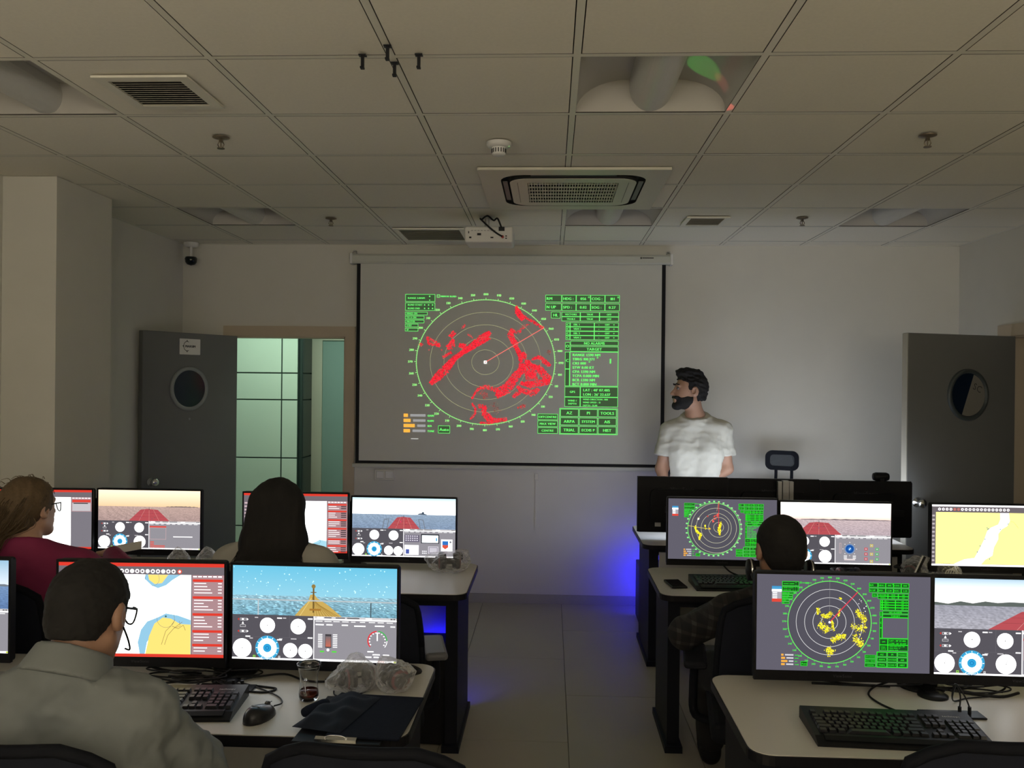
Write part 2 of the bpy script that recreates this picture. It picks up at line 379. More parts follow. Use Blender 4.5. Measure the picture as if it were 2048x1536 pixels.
tag(MB().box(-2.40, -1.0, 8.3, 8.36, 0, 2.7).box(-1.15, -1.05, YF+T, 8.5, 0, 2.7).box(-4.2, -1.0, YF+T, 8.5, 2.62, 2.7).box(-4.3, -4.2, YF+T, 8.5, 0, 2.7).ob('wall_corridor_end', mat('corridor_wall_paint', (.5, .52, .47), .7, noise=.03)), 'plain end wall of the corridor', 'wall', kind='structure')
tag(MB().box(-4.2, -1.0, YF+T, 8.5, -.05, 0).ob('floor_corridor', m_floor), 'corridor floor beyond the doorway', 'floor', kind='structure')
d3 = thing('door_3', 'frosted glass door with a pale frame at the end of the corridor', 'door', (-1.86, 8.28, 0), 0, kind='structure')
f3 = MB().box(-.46, -.36, -.05, 0, 0, 2.18).box(.36, .46, -.05, 0, 0, 2.18).box(-.36, .36, -.05, 0, 2.08, 2.18); f3.ob('frame', mat('pale_corridor_frame', (.5, .5, .42), .5, noise=.03), d3)
MB().box(-.36, .36, -.03, -.01, 0, 2.08).ob('pane', m_frost, d3)
lc = thing('corridor_ceiling_lamp', 'long ceiling lamp of the corridor behind the doorway', 'lamp', (-2.3, 7.2, 2.57))  # lamp out of view, assumed from the lit corridor
MB().box(-.8, .8, -.25, .25, 0, .05).ob('housing', m_white, lc)

# hinged door leaves with round portholes
def porthole(parent, cx, cz, r, y, sgn, m_ring, glass):
    a = MB(); n = 40
    prof = [(r*.86, 0), (r*.90, .016), (r*1.0, .018), (r*1.06, .008), (r*1.06, 0)]
    a.lathe([(p, sgn*q) for p, q in prof], 40, (cx, y, cz), 'y'); a.ob('porthole_ring', m_ring, parent, smooth=True)
    MB().cyl((cx, y+sgn*.002, cz), r*.88, sgn*.004, 40, 'y').ob('porthole_glass', glass, parent)
m_pglass = mat('dark_blue_porthole_glass', (.006, .014, .03), .12, noise=0)
m_pring = mat('grey_porthole_ring', (.26, .28, .28), .4, noise=.03)
m_pringd = mat('dark_porthole_ring', (.05, .06, .06), .45, noise=.03)
h1 = Vector((-2.43, 6.50)); e1 = Vector((-2.835, 5.80)); L1 = (e1-h1).length
d1 = thing('door_1', 'open grey door with a round porthole and a white sign, left of the lit doorway', 'door', (h1.x, h1.y, 0), math.atan2(e1.y-h1.y, e1.x-h1.x), kind='structure')
ob('door_leaf', bevbox(L1, .045, 2.02, .003, 1, c=(L1/2, 0, 1.015)), m_door, d1)
porthole(d1, L1*.535, 1.62, .152, .0225, 1, m_pring, m_pglass)
sg = ob('door_sign', bevbox(.175, .004, .115, .003, 1), m_white, d1, loc=(L1*.53, .0245, 1.925))
lg = Pic(46, 30, .175, .115)
lg.ring(16, 14, 8, 9.5, 1.1, (20, 20, 20), 2, 30, 60, 300)
for a in (90, 180, 270): lg.poly([(16+8*math.cos(math.radians(a+9)), 14+9.5*math.sin(math.radians(a+9))), (16+10.5*math.cos(math.radians(a)), 14+12.5*math.sin(math.radians(a))), (16+8*math.cos(math.radians(a-9)), 14+9.5*math.sin(math.radians(a-9)))], (20, 20, 20), 2)
lg.text('MARSIM', 12, 16.4, 6.2, (20, 20, 20), 2, bold=.3)
lme = mesh('sign_print', lg.v, lg.f); ob('sign_print', lme, m_print, sg, loc=(0, .0025, 0), rot=(0, 0, math.pi))
def knob(parent, x, z, y, sgn):
    a = MB().lathe([(.03, 0), (.03, sgn*.006), (.012, sgn*.012), (.012, sgn*.03), (.026, sgn*.042), (.03, sgn*.056), (.02, sgn*.068), (.0, sgn*.07)], 24, (x, y, z), 'y'); a.ob('door_knob', m_chrome, parent, smooth=True)
knob(d1, L1-.07, .97, .0225, 1)
ob('peephole_screw', MB().cyl((L1*.53, .0225, 1.40), .009, .004, 12, 'y').mesh(), m_pring, d1)
h2 = Vector((3.035, 5.77)); e2 = Vector((2.215, 5.455)); L2 = (e2-h2).length
d2 = thing('door_2', 'open grey door with a round porthole and steel knob, at the right edge', 'door', (h2.x, h2.y, 0), math.atan2(e2.y-h2.y, e2.x-h2.x), kind='structure')
ob('door_leaf', bevbox(L2, .045, 2.02, .003, 1, c=(L2/2, 0, 1.015)), m_door, d2)
ob('door_edge', bevbox(.004, .043, 2.015, 0, 1, c=(L2+.002, 0, 1.015)), mat('beige_door_edge', (.42, .40, .34), .5, noise=.03), d2)  # light catching the leaf edge is put into this paler colour
porthole(d2, L2*.455, 1.64, .158, .0225, 1, m_pringd, m_pglass)
# the white sheet showing through the right porthole (cut on a slant by the disc of glass)
r_ = .136; pts = []
n_ = Vector((.94, -.34)); off = -.010
for i in range(80):
    a = 2*math.pi*i/80; p = Vector((r_*math.cos(a), r_*math.sin(a)))
    if p.dot(n_) > off: pts.append((p.x, p.y))
pts.sort(key=lambda p: math.atan2(p[1]+.03, p[0]-.07))
pm = mesh('sheet', [(p[0], 0, p[1]) for p in pts], [tuple(range(len(pts)))])
sh = ob('paper_sheet', pm, mat('grey_paper_behind_glass', (.2, .19, .17), .6, noise=.05), d2, loc=(L2*.455, .0296, 1.64), rot=(0, 0, math.pi))
text_ob('sheet_print', 'SC', .062, m_print, sh, (.030, -.001, .040), (math.pi/2, math.radians(24), 0), 'l')
knob(d2, L2-.075, .965, .0225, 1)
ob('latch_plate', bevbox(.003, .022, .09, 0, 1, c=(L2+.0055, 0, .965)), m_chrome, d2)
ob('latch_bolt', bevbox(.012, .012, .02, .002, 1, c=(L2+.009, 0, .965)), m_chrome, d2)

# ------------------------------------------------------------------ ceiling fittings
m_refl = mat('glossy_white_reflector', (.52, .50, .46), .28, noise=.02)
m_diff = mat('milky_lamp_tube', (.64, .63, .59), .35, noise=.02)
LN = {(-4, 0): 'switched off square ceiling light in the upper left corner', (0, 0): 'large switched off square ceiling light with red and green reflections', (-4, 4): 'small far switched off ceiling light above the left door', (0, 4): 'far switched off ceiling light just behind the air conditioner', (3, 4): 'small far switched off ceiling light towards the right wall', (3, 0): 'switched off square ceiling light beyond the upper right corner'}
def arc_w(side):   # reflector wing profile x,z from the rim to beside the tube
    return [(side*(.288-.20*(1-math.cos(t*math.pi/2))), .004+.105*math.sin(t*math.pi/2)) for t in np.linspace(0, 1, 9)]
wing = MB(); yy = .285
for s_ in (-1, 1):
    p = arc_w(s_)+[(s_*.05, .112), (0, .112)]
    wing.add([(x, y, z) for y in (-yy, yy) for x, z in p], [(i, i+1, len(p)+i+1, len(p)+i) for i in range(len(p)-1)])
wing_me = wing.mesh('reflector', True)
end_mes = []
for s_ in (-1, 1):
    top = [(x, z) for x, z in arc_w(-1)]+[(-.05, .112), (.05, .112)]+[(x, z) for x, z in reversed(arc_w(1))]
    n = len(top); endp = MB()
    v = [(x, s_*(yy-.0), .004) for x, z in top]+[(x, s_*(yy-.5*z), z) for x, z in top]
    endp.add(v, [(i, i+1, n+i+1, n+i) for i in range(n-1)]); end_mes.append(endp.mesh('end'))
tb = MB(); n = 24
prof = [(.085*math.cos(math.radians(a)), .090+.086*math.sin(math.radians(a))) for a in np.linspace(190, 350, 21)]
prof = [(-.083, .118)]+prof+[(.083, .118)]
tb.add([(x, y, z) for y in (-.2815, .2815) for x, z in prof], [(i, i+1, len(prof)+i+1, len(prof)+i) for i in range(len(prof)-1)]+[tuple(range(len(prof))), tuple(range(len(prof), 2*len(prof)))])
tb_me = tb.mesh('tube')
fr = MB()
for q in ((-.2925, -.288), (.288, .2925)): fr.box(q[0], q[1], -.2925, .2925, .0005, .12).box(-.2925, .2925, q[0], q[1], .0005, .12)
fr.box(-.288, .288, -.288, .288, .118, .122); fr_me = fr.mesh('frame')
for (c, r), lab in LN.items():
    x, y = cell(c, r)
    t = thing('ceiling_light', lab, 'ceiling light', (x+.3, y+.3, ZC), 0, 'square recessed ceiling lights')
    ob('housing', fr_me, m_gap_shade, t); ob('reflector', wing_me, m_refl, t); [ob('end_plate', e_, m_refl, t) for e_ in end_mes]; ob('tube_cover', tb_me, m_diff, t)
def vent(lab, x0, x1, y0, y1, nsl, marg, dark, back=None):
    cx, cy = (x0+x1)/2, (y0+y1)/2; a, b = (x1-x0)/2, (y1-y0)/2
    t = thing('air_vent', lab, 'air vent', (cx, cy, ZC-.006), 0, 'ceiling air vents')
    f = MB().box(-a, a, -b, -b+marg, -.008, .0).box(-a, a, b-marg, b, -.008, .0).box(-a, -a+marg, -b+marg, b-marg, -.008, 0).box(a-marg, a, -b+marg, b-marg, -.008, 0)
    f.ob('frame', m_bar, t); MB().box(-a+marg, a-marg, -b+marg, b-marg, -.0008, 0).ob('backing', back or m_void, t)
    sl = bevbox(2*(a-marg), (2*(b-marg))/nsl*.5, .002, 0)
    for i in range(nsl): ob('slat', sl, dark, t, loc=(0, -b+marg+(i+.5)*2*(b-marg)/nsl, -.005), rot=(math.radians(20), 0, 0))
m_slat = mat('dull_vent_slat', (.33, .31, .25), .6, noise=.03)
vent('square slatted air vent in the ceiling, upper left of the photo', -1.60, -1.26, 2.89, 3.235, 12, .04, m_slat)
vent('small slatted air vent in the ceiling right of the air conditioner', .84, 1.11, 5.38, 5.67, 10, .03, m_slat)
vent('wide dim air vent in the ceiling left of the projector', -1.09, -.60, 5.80, 6.30, 10, .035, mat('dim_vent_slat', (.42, .42, .33), .6, noise=.03), mat('dim_vent_backing', (.20, .20, .15), .8, noise=.03))
for x, y, l in ((-1.434, 3.641, 'sprinkler head in the left ceiling, near the slatted vent'), (1.559, 3.64, 'sprinkler head in the right ceiling, nearest the camera'), (-1.426, 5.467, 'far sprinkler head in the ceiling above the lit doorway'), (1.563, 5.43, 'far sprinkler head in the ceiling by the small vent')):
    t = thing('sprinkler', l, 'sprinkler', (x, y, ZC-.005), 0, 'ceiling sprinklers')
    MB().lathe([(.036, 0), (.036, -.003), (.02, -.008), (.009, -.009), (.009, -.022), (.0, -.022)], 20).ob('escutcheon', mat('dull_brass', (.22, .18, .13), .4, metal=.7, noise=.05), t, smooth=True)
    a = MB()
    for s_ in (-1, 1): a.tube([(s_*.008, 0, -.02), (s_*.014, 0, -.032), (s_*.006, 0, -.046)], .0025, 6)
    a.cyl((0, 0, -.046), .003, .026, 8).cyl((0, 0, -.05), .016, .003, 14); a.ob('deflector', MATS['dull_brass'], t)
for x, y, l in ((-.614, 2.728, 'leftmost'), (-.432, 2.728, 'rightmost'), (-.519, 2.655, 'nearest'), (-.523, 2.797, 'farthest')):
    tag(MB().box(-.005, .005, -.004, .004, -.042, 0).box(-.012, .012, -.010, .010, -.004, 0).box(-.006, .006, -.012, .005, -.046, -.040).ob('ceiling_hook', m_black, loc=(x, y, ZC-.004)), l+' of the four black hooks hanging from the ceiling grid', 'hook', 'black ceiling hooks')
t = thing('smoke_detector', 'round white smoke detector on the ceiling before the air conditioner', 'smoke detector', (-.236, 3.735, ZC-.005))
MB().lathe([(.055, 0), (.055, -.012), (.045, -.022), (.0, -.022)], 28).ob('base', m_white, t, smooth=True)
MB().lathe([(.03, -.022), (.03, -.05), (.024, -.056), (0, -.056)], 24).ob('sensor_cap', m_white, t, smooth=True)
a = MB()
for i in range(16):
    q = 2*math.pi*i/16; a.cyl((.0302*math.cos(q), .0302*math.sin(q), -.046), .0022, .018, 6)
a.ob('cap_slots', m_print, t)
ob('indicator_lamp', MB().cyl((.045, -.015, -.024), .006, .006, 10).mesh(), mat('pale_green_plastic', (.5, .8, .5), .3, noise=0), t)

# air conditioner
ac = thing('air_conditioner', 'square white ceiling cassette air conditioner with a central grille', 'air conditioner', (.105, 4.64, ZC))
m_ac = mat('cream_ac_plastic', (.66, .64, .53), .42, noise=.02)
pn = MB(); A_ = .475
def ringpoly(o, i, z0, z1, b):
    n = len(o)
    b.add([(x, y, z0) for x, y in o]+[(x, y, z0) for x, y in i], [(k, (k+1) % n, n+(k+1) % n, n+k) for k in range(n)])
    return b
outer = rrect(-A_, A_, -A_, A_, .012); mid = rrect(-.37, .37, -.37, .37, .12); inn = rrect(-.335, .335, -.335, .335, .10); core = rrect(-.325, .325, -.325, .325, .095)
ringpoly(outer, mid, -.017, 0, pn); n = len(outer)
pn.add([(x, y, -.017) for x, y in outer]+[(x, y, -.004) for x, y in outer], [(k, (k+1) % n, n+(k+1) % n, n+k) for k in range(n)])
pn.ob('panel', m_ac, ac)
slot = ringpoly(mid, core, -.001, 0, MB())
slot.add([(x, y, -.017) for x, y in mid]+[(x, y, .0) for x, y in mid], [(k, (k+1) % n, n+(k+1) % n, n+k) for k in range(n)])
slot.add([(x, y, -.0235) for x, y in core]+[(x, y, 0) for x, y in core], [(k, (k+1) % n, n+(k+1) % n, n+k) for k in range(n)])
slot.ob('air_slot', m_void, ac)
cp = MB(); cp.add([(x, y, -.025) for x, y in core]+[(x, y, -.0235) for x, y in core], [(k, (k+1) % n, n+(k+1) % n, n+k) for k in range(n)])
gx, gy = .235, .235
gp = rrect(-gx, gx, -gy, gy, .008)
cp.add([(x, y, -.025) for x, y in core]+[(x, y, -.025) for x, y in gp], [(k, (k+1) % n, n+(k+1) % n, n+k) for k in range(n)])
cp.ob('centre_panel', m_ac, ac)
MB().box(-gx, gx, -gy, gy, -.008, -.006).ob('grille_backing', m_void, ac)
gr = MB()
for i in range(33): x = -gx+(i+.5)*2*gx/33; gr.box(x-.0022, x+.0022, -gy, gy, -.025, -.016)
for i in range(6): y = -gy+(i+.5)*2*gy/6; gr.box(-gx, gx, y-.0022, y+.0022, -.0245, -.017)
gr.ob('grille', m_ac, ac)
for k in range(4):
    R = Matrix.Rotation(k*math.pi/2, 4, 'Z')
    MB().box(-.215, .215, -.362, -.338, -.0155, -.011, R).ob('louvre', mat('dark_ac_louvre', (.10, .10, .10), .4, noise=.05) if k else mat('dark_ac_louvre', (.10, .10, .10), .4, noise=.05), ac)
for s_ in (-1, 1): MB().box(s_*.285-.001, s_*.285+.001, -.24, .24, -.0255, -.0245).ob('panel_seam', m_print, ac)

# projector
pj = thing('projector', 'small white projector hanging from the ceiling with black cables', 'projector', (-.392, 5.42, 0))
ob('body', bevbox(.30, .24, .10, .012, 3, c=(0, 0, 2.608)), m_white, pj)
mnt = MB().cyl((-.02, .0, 2.66), .016, .075, 16).cyl((-.02, 0, ZC-.016), .05, .012, 24).box(-.06, .02, -.04, .04, 2.657, 2.668); mnt.ob('ceiling_mount', mat('grey_metal', (.4, .4, .4), .35, metal=.6, noise=.03), pj)
ob('lens', MB().lathe([(.035, .12), (.035, .135), (.028, .14), (.0, .132)], 24, (.07, 0, 2.61), 'y').mesh('l', True), m_black, pj)
po = MB()
for x, z, w_, h_ in ((-.115, 2.588, .014, .010), (-.06, 2.608, .024, .014), (.02, 2.588, .018, .008), (.108, 2.597, .010, .007), (.108, 2.583, .010, .007), (-.125, 2.62, .005, .014)): po.box(x-w_/2, x+w_/2, -.1215, -.119, z-h_/2, z+h_/2)
po.box(.062, .098, -.132, -.119, 2.628, 2.652); po.ob('ports', m_black, pj)
ve = MB()
for i in range(8): ve.box(-.11+i*.02, -.098+i*.02, -.1212, -.119, 2.629, 2.633)
ve.ob('vent_slots', mat('light_grey_slot', (.35, .35, .35), .6, noise=0), pj)
pc = [(.08, -.14, 2.645), (.055, -.15, 2.70), (.03, -.13, ZC-.05), (-.01, -.10, ZC-.016), (-.045, -.11, ZC-.04), (-.05, -.13, 2.70), (.0, -.15, 2.65), (.05, -.15, 2.61), (.085, -.135, 2.592)]
MB().tube(spline(pc, 6), .0055, 8).ob('cable', m_black, pj, smooth=True)
ob('red_plug', MB().cyl((.086, -.137, 2.591), .009, .018, 12, 'y').mesh(), mat('red_plug', (.4, .03, .02), .4, noise=0), pj)

# ------------------------------------------------------------------ projection screen with the projected radar picture
ps = thing('projection_screen', 'pulled-down white projection screen showing a green and red radar picture', 'projection screen', (-.315, YF, 0))
sx0, sx1, sz0, sz1 = -1.175, 1.175, 1.06, 2.59
cs_ = MB().prism([(-.075, 2.588), (-.082, 2.60), (-.082, 2.645), (-.072, 2.66), (-.006, 2.66), (-.006, 2.588)], -1.215, 1.215, 'x')
cs_.ob('case', mat('grey_white_screen_case', (.52, .53, .47), .45, noise=.02), ps)
for x in (-1.215, 1.215):
    ob('case_end_cap', bevbox(.02, .088, .082, .004, 2, c=(x, -.044, 2.624)), m_white, ps)
    MB().tube(spline([(x*.985-.02, -.04, 2.66), (x*.985, -.04, 2.69), (x*.985+.02, -.04, 2.66)], 5), .004, 6).box(x*.985-.01, x*.985+.01, -.05, -.0, 2.682, 2.69).ob('hanger', MATS['grey_metal'], ps)
MB().box(.98, .992, -.0836, -.0815, 2.628, 2.64).box(.995, 1.08, -.0836, -.0815, 2.631, 2.638).ob('case_print', m_print, ps)
m_fab = mat('white_screen_fabric', (.60, .60, .55), .8, noise=.02, scale=20)
MB().box(sx0+.028, sx1-.028, -.052, -.050, sz0+.02, sz1).ob('fabric', m_fab, ps)
bd = MB().box(sx0, sx0+.028, -.0525, -.0495, sz0, sz1).box(sx1-.028, sx1, -.0525, -.0495, sz0, sz1).box(sx0, sx1, -.0526, -.0494, sz0, sz0+.02); bd.ob('black_border', mat('matt_black_border', (.006, .006, .007), .8, noise=0), ps)
MB().prism([(-.062, sz0-.03), (-.062, sz0-.004), (-.04, sz0), (-.04, sz0-.03)], sx0-.02, sx1+.02, 'x').ob('bottom_bar', MATS['grey_white_screen_case'], ps)
G = (110, 245, 112); Gd = (22, 105, 26); RED = (250, 40, 55); W_ = (200, 205, 180)
def radar(p, cx, cy, rx, ry, t, ringcol, green, ticks, lab, ts, rings=5):
    for k in range(1, rings): p.ring(cx, cy, rx*k/rings, ry*k/rings, t*.6, ringcol, 2)
    p.ring(cx, cy, rx, ry, t, green, 3, 120)
    for d in range(0, 360, 2):
        a = math.radians(d-90); l = .028 if d % 10 == 0 else (.018 if d % 5 == 0 else .011)
        if d % 10 and not ticks: continue
        p.line((cx+rx*math.cos(a), cy+ry*math.sin(a)), (cx+rx*(1+l)*math.cos(a), cy+ry*(1+l)*math.sin(a)), t*(.9 if d % 10 == 0 else .55), green, 3)
    if lab:
        for d in range(0, 360, 10):
            a = math.radians(d-90); p.text('%03d' % d, cx+rx*1.085*math.cos(a), cy+ry*1.085*math.sin(a)+ts*.35, ts, green, 4, 'c', ts*.055)
def cellbox(p, x, y, w_, h_, t, s, size, align='l', pad=3, fill=None, col=None):
    col = col or G
    if fill: p.rect(x, y, w_, h_, fill, 1)
    p.frame(x, y, w_, h_, t, col, 3)
    if s:
        xx = x+pad if align == 'l' else (x+w_/2 if align == 'c' else x+w_-pad)
        p.text(s, xx, y+h_/2+size*.36, size, col, 4, align, size*.05)
def side_panel(p, X, Y, sx, sy, t, words, fill, g=None):
    """green data panel; X,Y map from reference pixels of the photograph's projected panel to picture units"""
    g = g or G
    def B(x, y, w_, h_, s='', z=8., al='l', f=fill): cellbox(p, X(x), Y(y), w_*sx, h_*sy, t, s, z*sy, al, 2.2*sx, f, g)
    def Tx(s, x, y, z, al='l'): p.text(s, X(x), Y(y), z*sy, g, 4, al, z*sy*.055)
    hd = words
    B(1092.5, 590.5, 32, 14.5, hd[0]); B(1092.5, 607.5, 32, 14, hd[1]); B(1104, 624, 18.5, 13, 'HL', 8, 'c')
    for r, (y, a, b, c, d) in enumerate(((590.5, hd[2], hd[3], hd[4], hd[5]), (607.5, hd[6], hd[7], hd[8], hd[9]))):
        for x, w_, s, al in ((1125.5, 28, a, 'l'), (1153.5, 28.5, b, 'c'), (1182, 28.5, c, 'l'), (1210.5, 29, d, 'c')): B(x, y, w_, 14.5, s, 7.4, al)
    for x in (1178.5, 1236.5): p.ring(X(x), Y(594.8), 1.7*sx, 1.7*sy, .8*sx, g, 4, 10)
    if hd[10]:
        for x, y in ((1197, 714.5), (1181, 723)): p.ring(X(x), Y(y), 1.6*sx, 1.6*sy, .8*sx, g, 4, 10)
    for y, a in ((624.5, 'VECTORS'), (633.5, 'TRAILS')):
        for x, w_, s in ((1125, 37, a), (1162, 38, 'TRUE'), (1200, 38, 'OFF')): B(x, y, w_, 9, s, 5, 'c')
    for k, s in enumerate(('EBL 1', 'VRM 1', 'EBL 2', 'VRM 2')):
        y = 645+k*8.6; B(1133.5, y, 8.5, 8.6, 'C', 6.5, 'c'); B(1142, y, 48, 8.6, '', 5); Tx(s, 1149, y+6, 5); B(1190, y, 48, 8.6); Tx('-', 1198, y+6, 6); Tx('OFF', 1211, y+6, 5); Tx('+', 1227, y+6.3, 6)
    B(1132.5, 684.5, 10, 15, 'O', 8, 'c'); B(1143, 681.5, 95, 9, 'NO ALARMS', 7, 'c'); B(1143, 692.5, 95, 10.5, 'TARGET', 7.5, 'c')
    B(1132.5, 703.5, 9.5, 34, 'C', 8, 'c'); B(1132.5, 737.5, 9.5, 34); B(1142, 703, 96, 68.5, f=None)
    if hd[10]:
        for k, s in enumerate(('RANGE 1.590 NM', 'TBRG 100.271', 'CRS 000', 'STW 0.00 KT', 'CPA 1.590 NM', 'TCPA 0.000 MIN', 'BCR 1.590 NM', 'BCT 0.000 MIN')): Tx(s, 1147.5, 711.8+k*8.3, 7)
        Tx('1', 1219, 726, 14)
    B(1132.5, 772.5, 31, 20.5, 'GPS', 6, 'c'); B(1163.5, 772.5, 74.5, 20.5); Tx('LAT : 40\' 07.405', 1169, 781.5, 7.2); Tx('LON : 26\' 22.637', 1169, 790.2, 7.2)
    B(1132.5, 793, 31, 19.5); Tx('WIND /', 1148, 802, 5, 'c'); Tx('DEPTH', 1148, 808, 5, 'c'); B(1163.5, 793, 74.5, 19.5)
    for k, s in enumerate(('WIND DIRECTION : 000', 'WIND SPEED : 13', 'DEPTH : 35.00')): Tx(s, 1169, 799+k*6, 4.4)
    B(1122.5, 815.5, 115.5, 52, f=None)
    for r, row in enumerate((('AZ', 'PI', 'TOOLS'), ('ARPA', 'SYSTEM', 'AIS'), ('TRIAL', 'ECDIS P', 'HIST'))):
        for c, s in enumerate(row): B(1124.5+c*37.5, 817+r*17, 36, 15, s, 8 if len(s) < 6 else 7.2, 'c')
    for k, s in enumerate(('OFFCENTRE', 'MAX VIEW', 'CENTRE')): B(1079.5, 827+k*13.6, 40, 12.2, s, 6.2, 'c')
def left_panel(p, X, Y, sx, sy, t, fill, g=None, grey=(150, 150, 150)):
    g = g or G
    def B(x, y, w_, h_, s='', z=4.2): cellbox(p, X(x), Y(y), w_*sx, h_*sy, t, s, z*sy, 'l', 3*sx, fill, g)
    def Tx(s, x, y, z): p.text(s, X(x), Y(y), z*sy, g, 4, 'l', z*sy*.055)
    B(812, 590.5, 60, 15); Tx('RANGE 3.00NM', 817, 600, 4.8); p.disc(X(861), Y(594.8), 1.6*sx, 1.6*sy, g, 4, 8); p.disc(X(861), Y(602.3), 1.2*sx, 1.2*sy, g, 4, 8)
    B(812, 607.5, 60, 16); Tx('BLIND START', 817, 613.5, 4.6); Tx('BLIND END', 817, 620.5, 4.6)
    for y in (612, 619):
        for x in (851, 859, 867): p.disc(X(x), Y(y), 1.5*sx, 1.5*sy, g, 4, 8)
    p.frame(X(875.5), Y(591), 6*sx, 6*sy, t, g, 3); Tx('MIRROR BLIND', 883, 596.2, 4.4)
    for k, (s, w_, y) in enumerate((('RINGS ON', 45, 626), ('TX A ON', 38.5, 634), ('MASTER', 38.5, 642), ('STBY', 26.5, 650), ('SP', 26.5, 658.5))): B(812, y, w_, 6.5, s, 4.4)
    for k, (s, w_) in enumerate((('GAIN', 8.5), ('RAIN', 14), ('SEA', 22.5), ('TUNE', 13))):
        y = 830+k*10.3; p.rect(X(811), Y(y), w_*sx, 6.5*sy, (255, 180, 70), 3); p.rect(X(811+w_+5), Y(y+.8), (44-w_-5)*sx, 4.8*sy, grey, 2); Tx(s, 859, y+5.4, 5.2)
    B(880.5, 853, 24, 15.5, 'Auto', 8.5)
FI = (60, 82, 54)
pp = Pic(430, 280, 1.64, 1.068)
pX = lambda x: x-810; pY = lambda y: y-588
RC = (pX(974), pY(725.5))
radar(pp, RC[0], RC[1], 139, 125, 1.1, (156, 156, 116), (150, 240, 130), True, True, 6)
left_panel(pp, pX, pY, 1, 1, .9, FI)
side_panel(pp, pX, pY, 1, 1, .9, ('RM', 'N UP', 'HDG :', '056', 'COG :', '181', 'SPD :', '0.02', 'SOG :', '0.27', 1), FI)
q6 = lambda *a: [(pX(800+x/4.655), pY(560+y/4.655)) for x, y in a]
pp.blot(q6((850, 490), (780, 555), (690, 620), (600, 680), (520, 740), (440, 840), (380, 900), (300, 975)), [7, 18, 13, 9, 10, 17, 17, 8], 1875, RED, 1.43)
pp.blot(q6((860, 545), (700, 640), (560, 715)), 3, 200, RED, 1.24)
pp.blot(q6((510, 560), (490, 620), (450, 640)), [6, 15, 8], 225, RED, 1.24)
pp.blot(q6((600, 600), (590, 640)), 14, 162, RED, 1.24); pp.blot(q6((520, 490), (480, 540)), 9, 100, RED, 1.24)
pp.blot(q6((620, 420), (590, 460)), 4, 25, RED, 0.99); pp.blot(q6((495, 680), (410, 730)), 5, 75, RED, 1.24)
pp.blot(q6((270, 535), (275, 600), (385, 625), (365, 600), (290, 560)), 5, 200, RED, 1.24); pp.blot(q6((195, 600), (220, 620)), 5, 31, RED, 1.12)
pp.blot(q6((640, 505), (690, 550)), 3, 20, RED, 0.99); pp.blot(q6((280, 660), (282, 661)), 2, 5, RED, 0.99); pp.blot(q6((400, 660), (404, 662)), 2, 5, RED, 0.99)
pp.blot(q6((1092, 250), (1110, 310), (1160, 370)), [3, 12, 10], 412, RED, 1.36); pp.blot(q6((1160, 340), (1210, 370), (1280, 410), (1345, 452)), 5, 212, RED, 1.12, jit=.4)
pp.blot(q6((1060, 460), (1040, 520), (1080, 590), (1105, 650), (1135, 700), (1140, 770)), [8, 11, 12, 8, 10, 6], 600, RED, 1.30)
pp.blot(q6((1060, 490), (1120, 490), (1160, 440), (1210, 415)), 6, 75, RED, 1.12); pp.blot(q6((1150, 690), (1190, 710), (1160, 730)), 9, 87, RED, 1.24)
pp.blot(q6((1140, 780), (1150, 840), (1100, 890), (1060, 950), (1020, 1010), (960, 1040), (920, 1090)), [8, 14, 16, 18, 20, 20, 8], 1125, RED, 1.30)
pp.blot(q6((960, 1030), (880, 1020), (830, 1000), (760, 1010), (720, 1050), (690, 1110)), [14, 8, 8, 6, 4, 3], 287, RED, 1.24)
pp.blot(q6((1160, 780), (1220, 830), (1280, 880), (1190, 920)), 24, 650, RED, 1.30); pp.blot(q6((1200, 750), (1210, 800)), 10, 87, RED, 1.24)
pp.blot(q6((1240, 740), (1310, 720), (1370, 770), (1410, 800)), [3, 8, 10, 6], 275, RED, 1.24)
pp.blot(q6((1230, 790), (1310, 820), (1360, 890), (1410, 930)), [4, 12, 16, 14], 475, RED, 1.30)
pp.blot(q6((1415, 940), (1320, 960), (1220, 975), (1140, 960)), [10, 13, 13, 6], 525, RED, 1.30)
pp.blot(q6((1310, 1015), (1250, 1055), (1150, 1030), (1110, 990)), [6, 14, 8, 6], 325, RED, 1.30); pp.blot(q6((1150, 1030), (1070, 1090)), 8, 112, RED, 1.18)
for a in ((690, 1155), (720, 1220), (715, 1260), (675, 1300)): pass
pp.blot(q6((690, 1155), (725, 1210), (715, 1260), (675, 1300)), 4, 112, RED, 1.12); pp.blot(q6((750, 1180), (825, 1190), (790, 1240), (840, 1280), (880, 1320)), [8, 9, 9, 14, 10], 325, RED, 1.24)
pp.blot(q6((830, 1260), (860, 1310), (930, 1310), (1015, 1300)), [12, 12, 8, 8], 300, RED, 1.24); pp.blot(q6((760, 1335), (880, 1335)), 4, 75, RED, 1.12)
pp.blot(q6((740, 1050), (830, 1070), (790, 1100)), 14, 75, (190, 50, 50), 0.99, solid=False); pp.blot(q6((1110, 1190), (1190, 1170)), 7, 50, (200, 50, 50), 1.05, solid=False); pp.blot(q6((880, 1150), (940, 1240)), 16, 62, (150, 60, 50), 0.93, solid=False); pp.blot(q6((1385, 660), (1415, 680)), 8, 22, (150, 60, 50), 1.05)
pp.line(RC, (pX(1090), pY(656)), 1.1, (250, 120, 110), 7)
pp.frame(RC[0]-2.6, RC[1]-2.6, 5.2, 5.2, 1, (255, 255, 250), 4.96); pp.rect(pX(826), pY(879.5), 15, 1.2, (200, 200, 195), 3)
pp.build('projected_picture', PICP, ps, loc=(-.302+.315-.0, -.0535, 1.832))

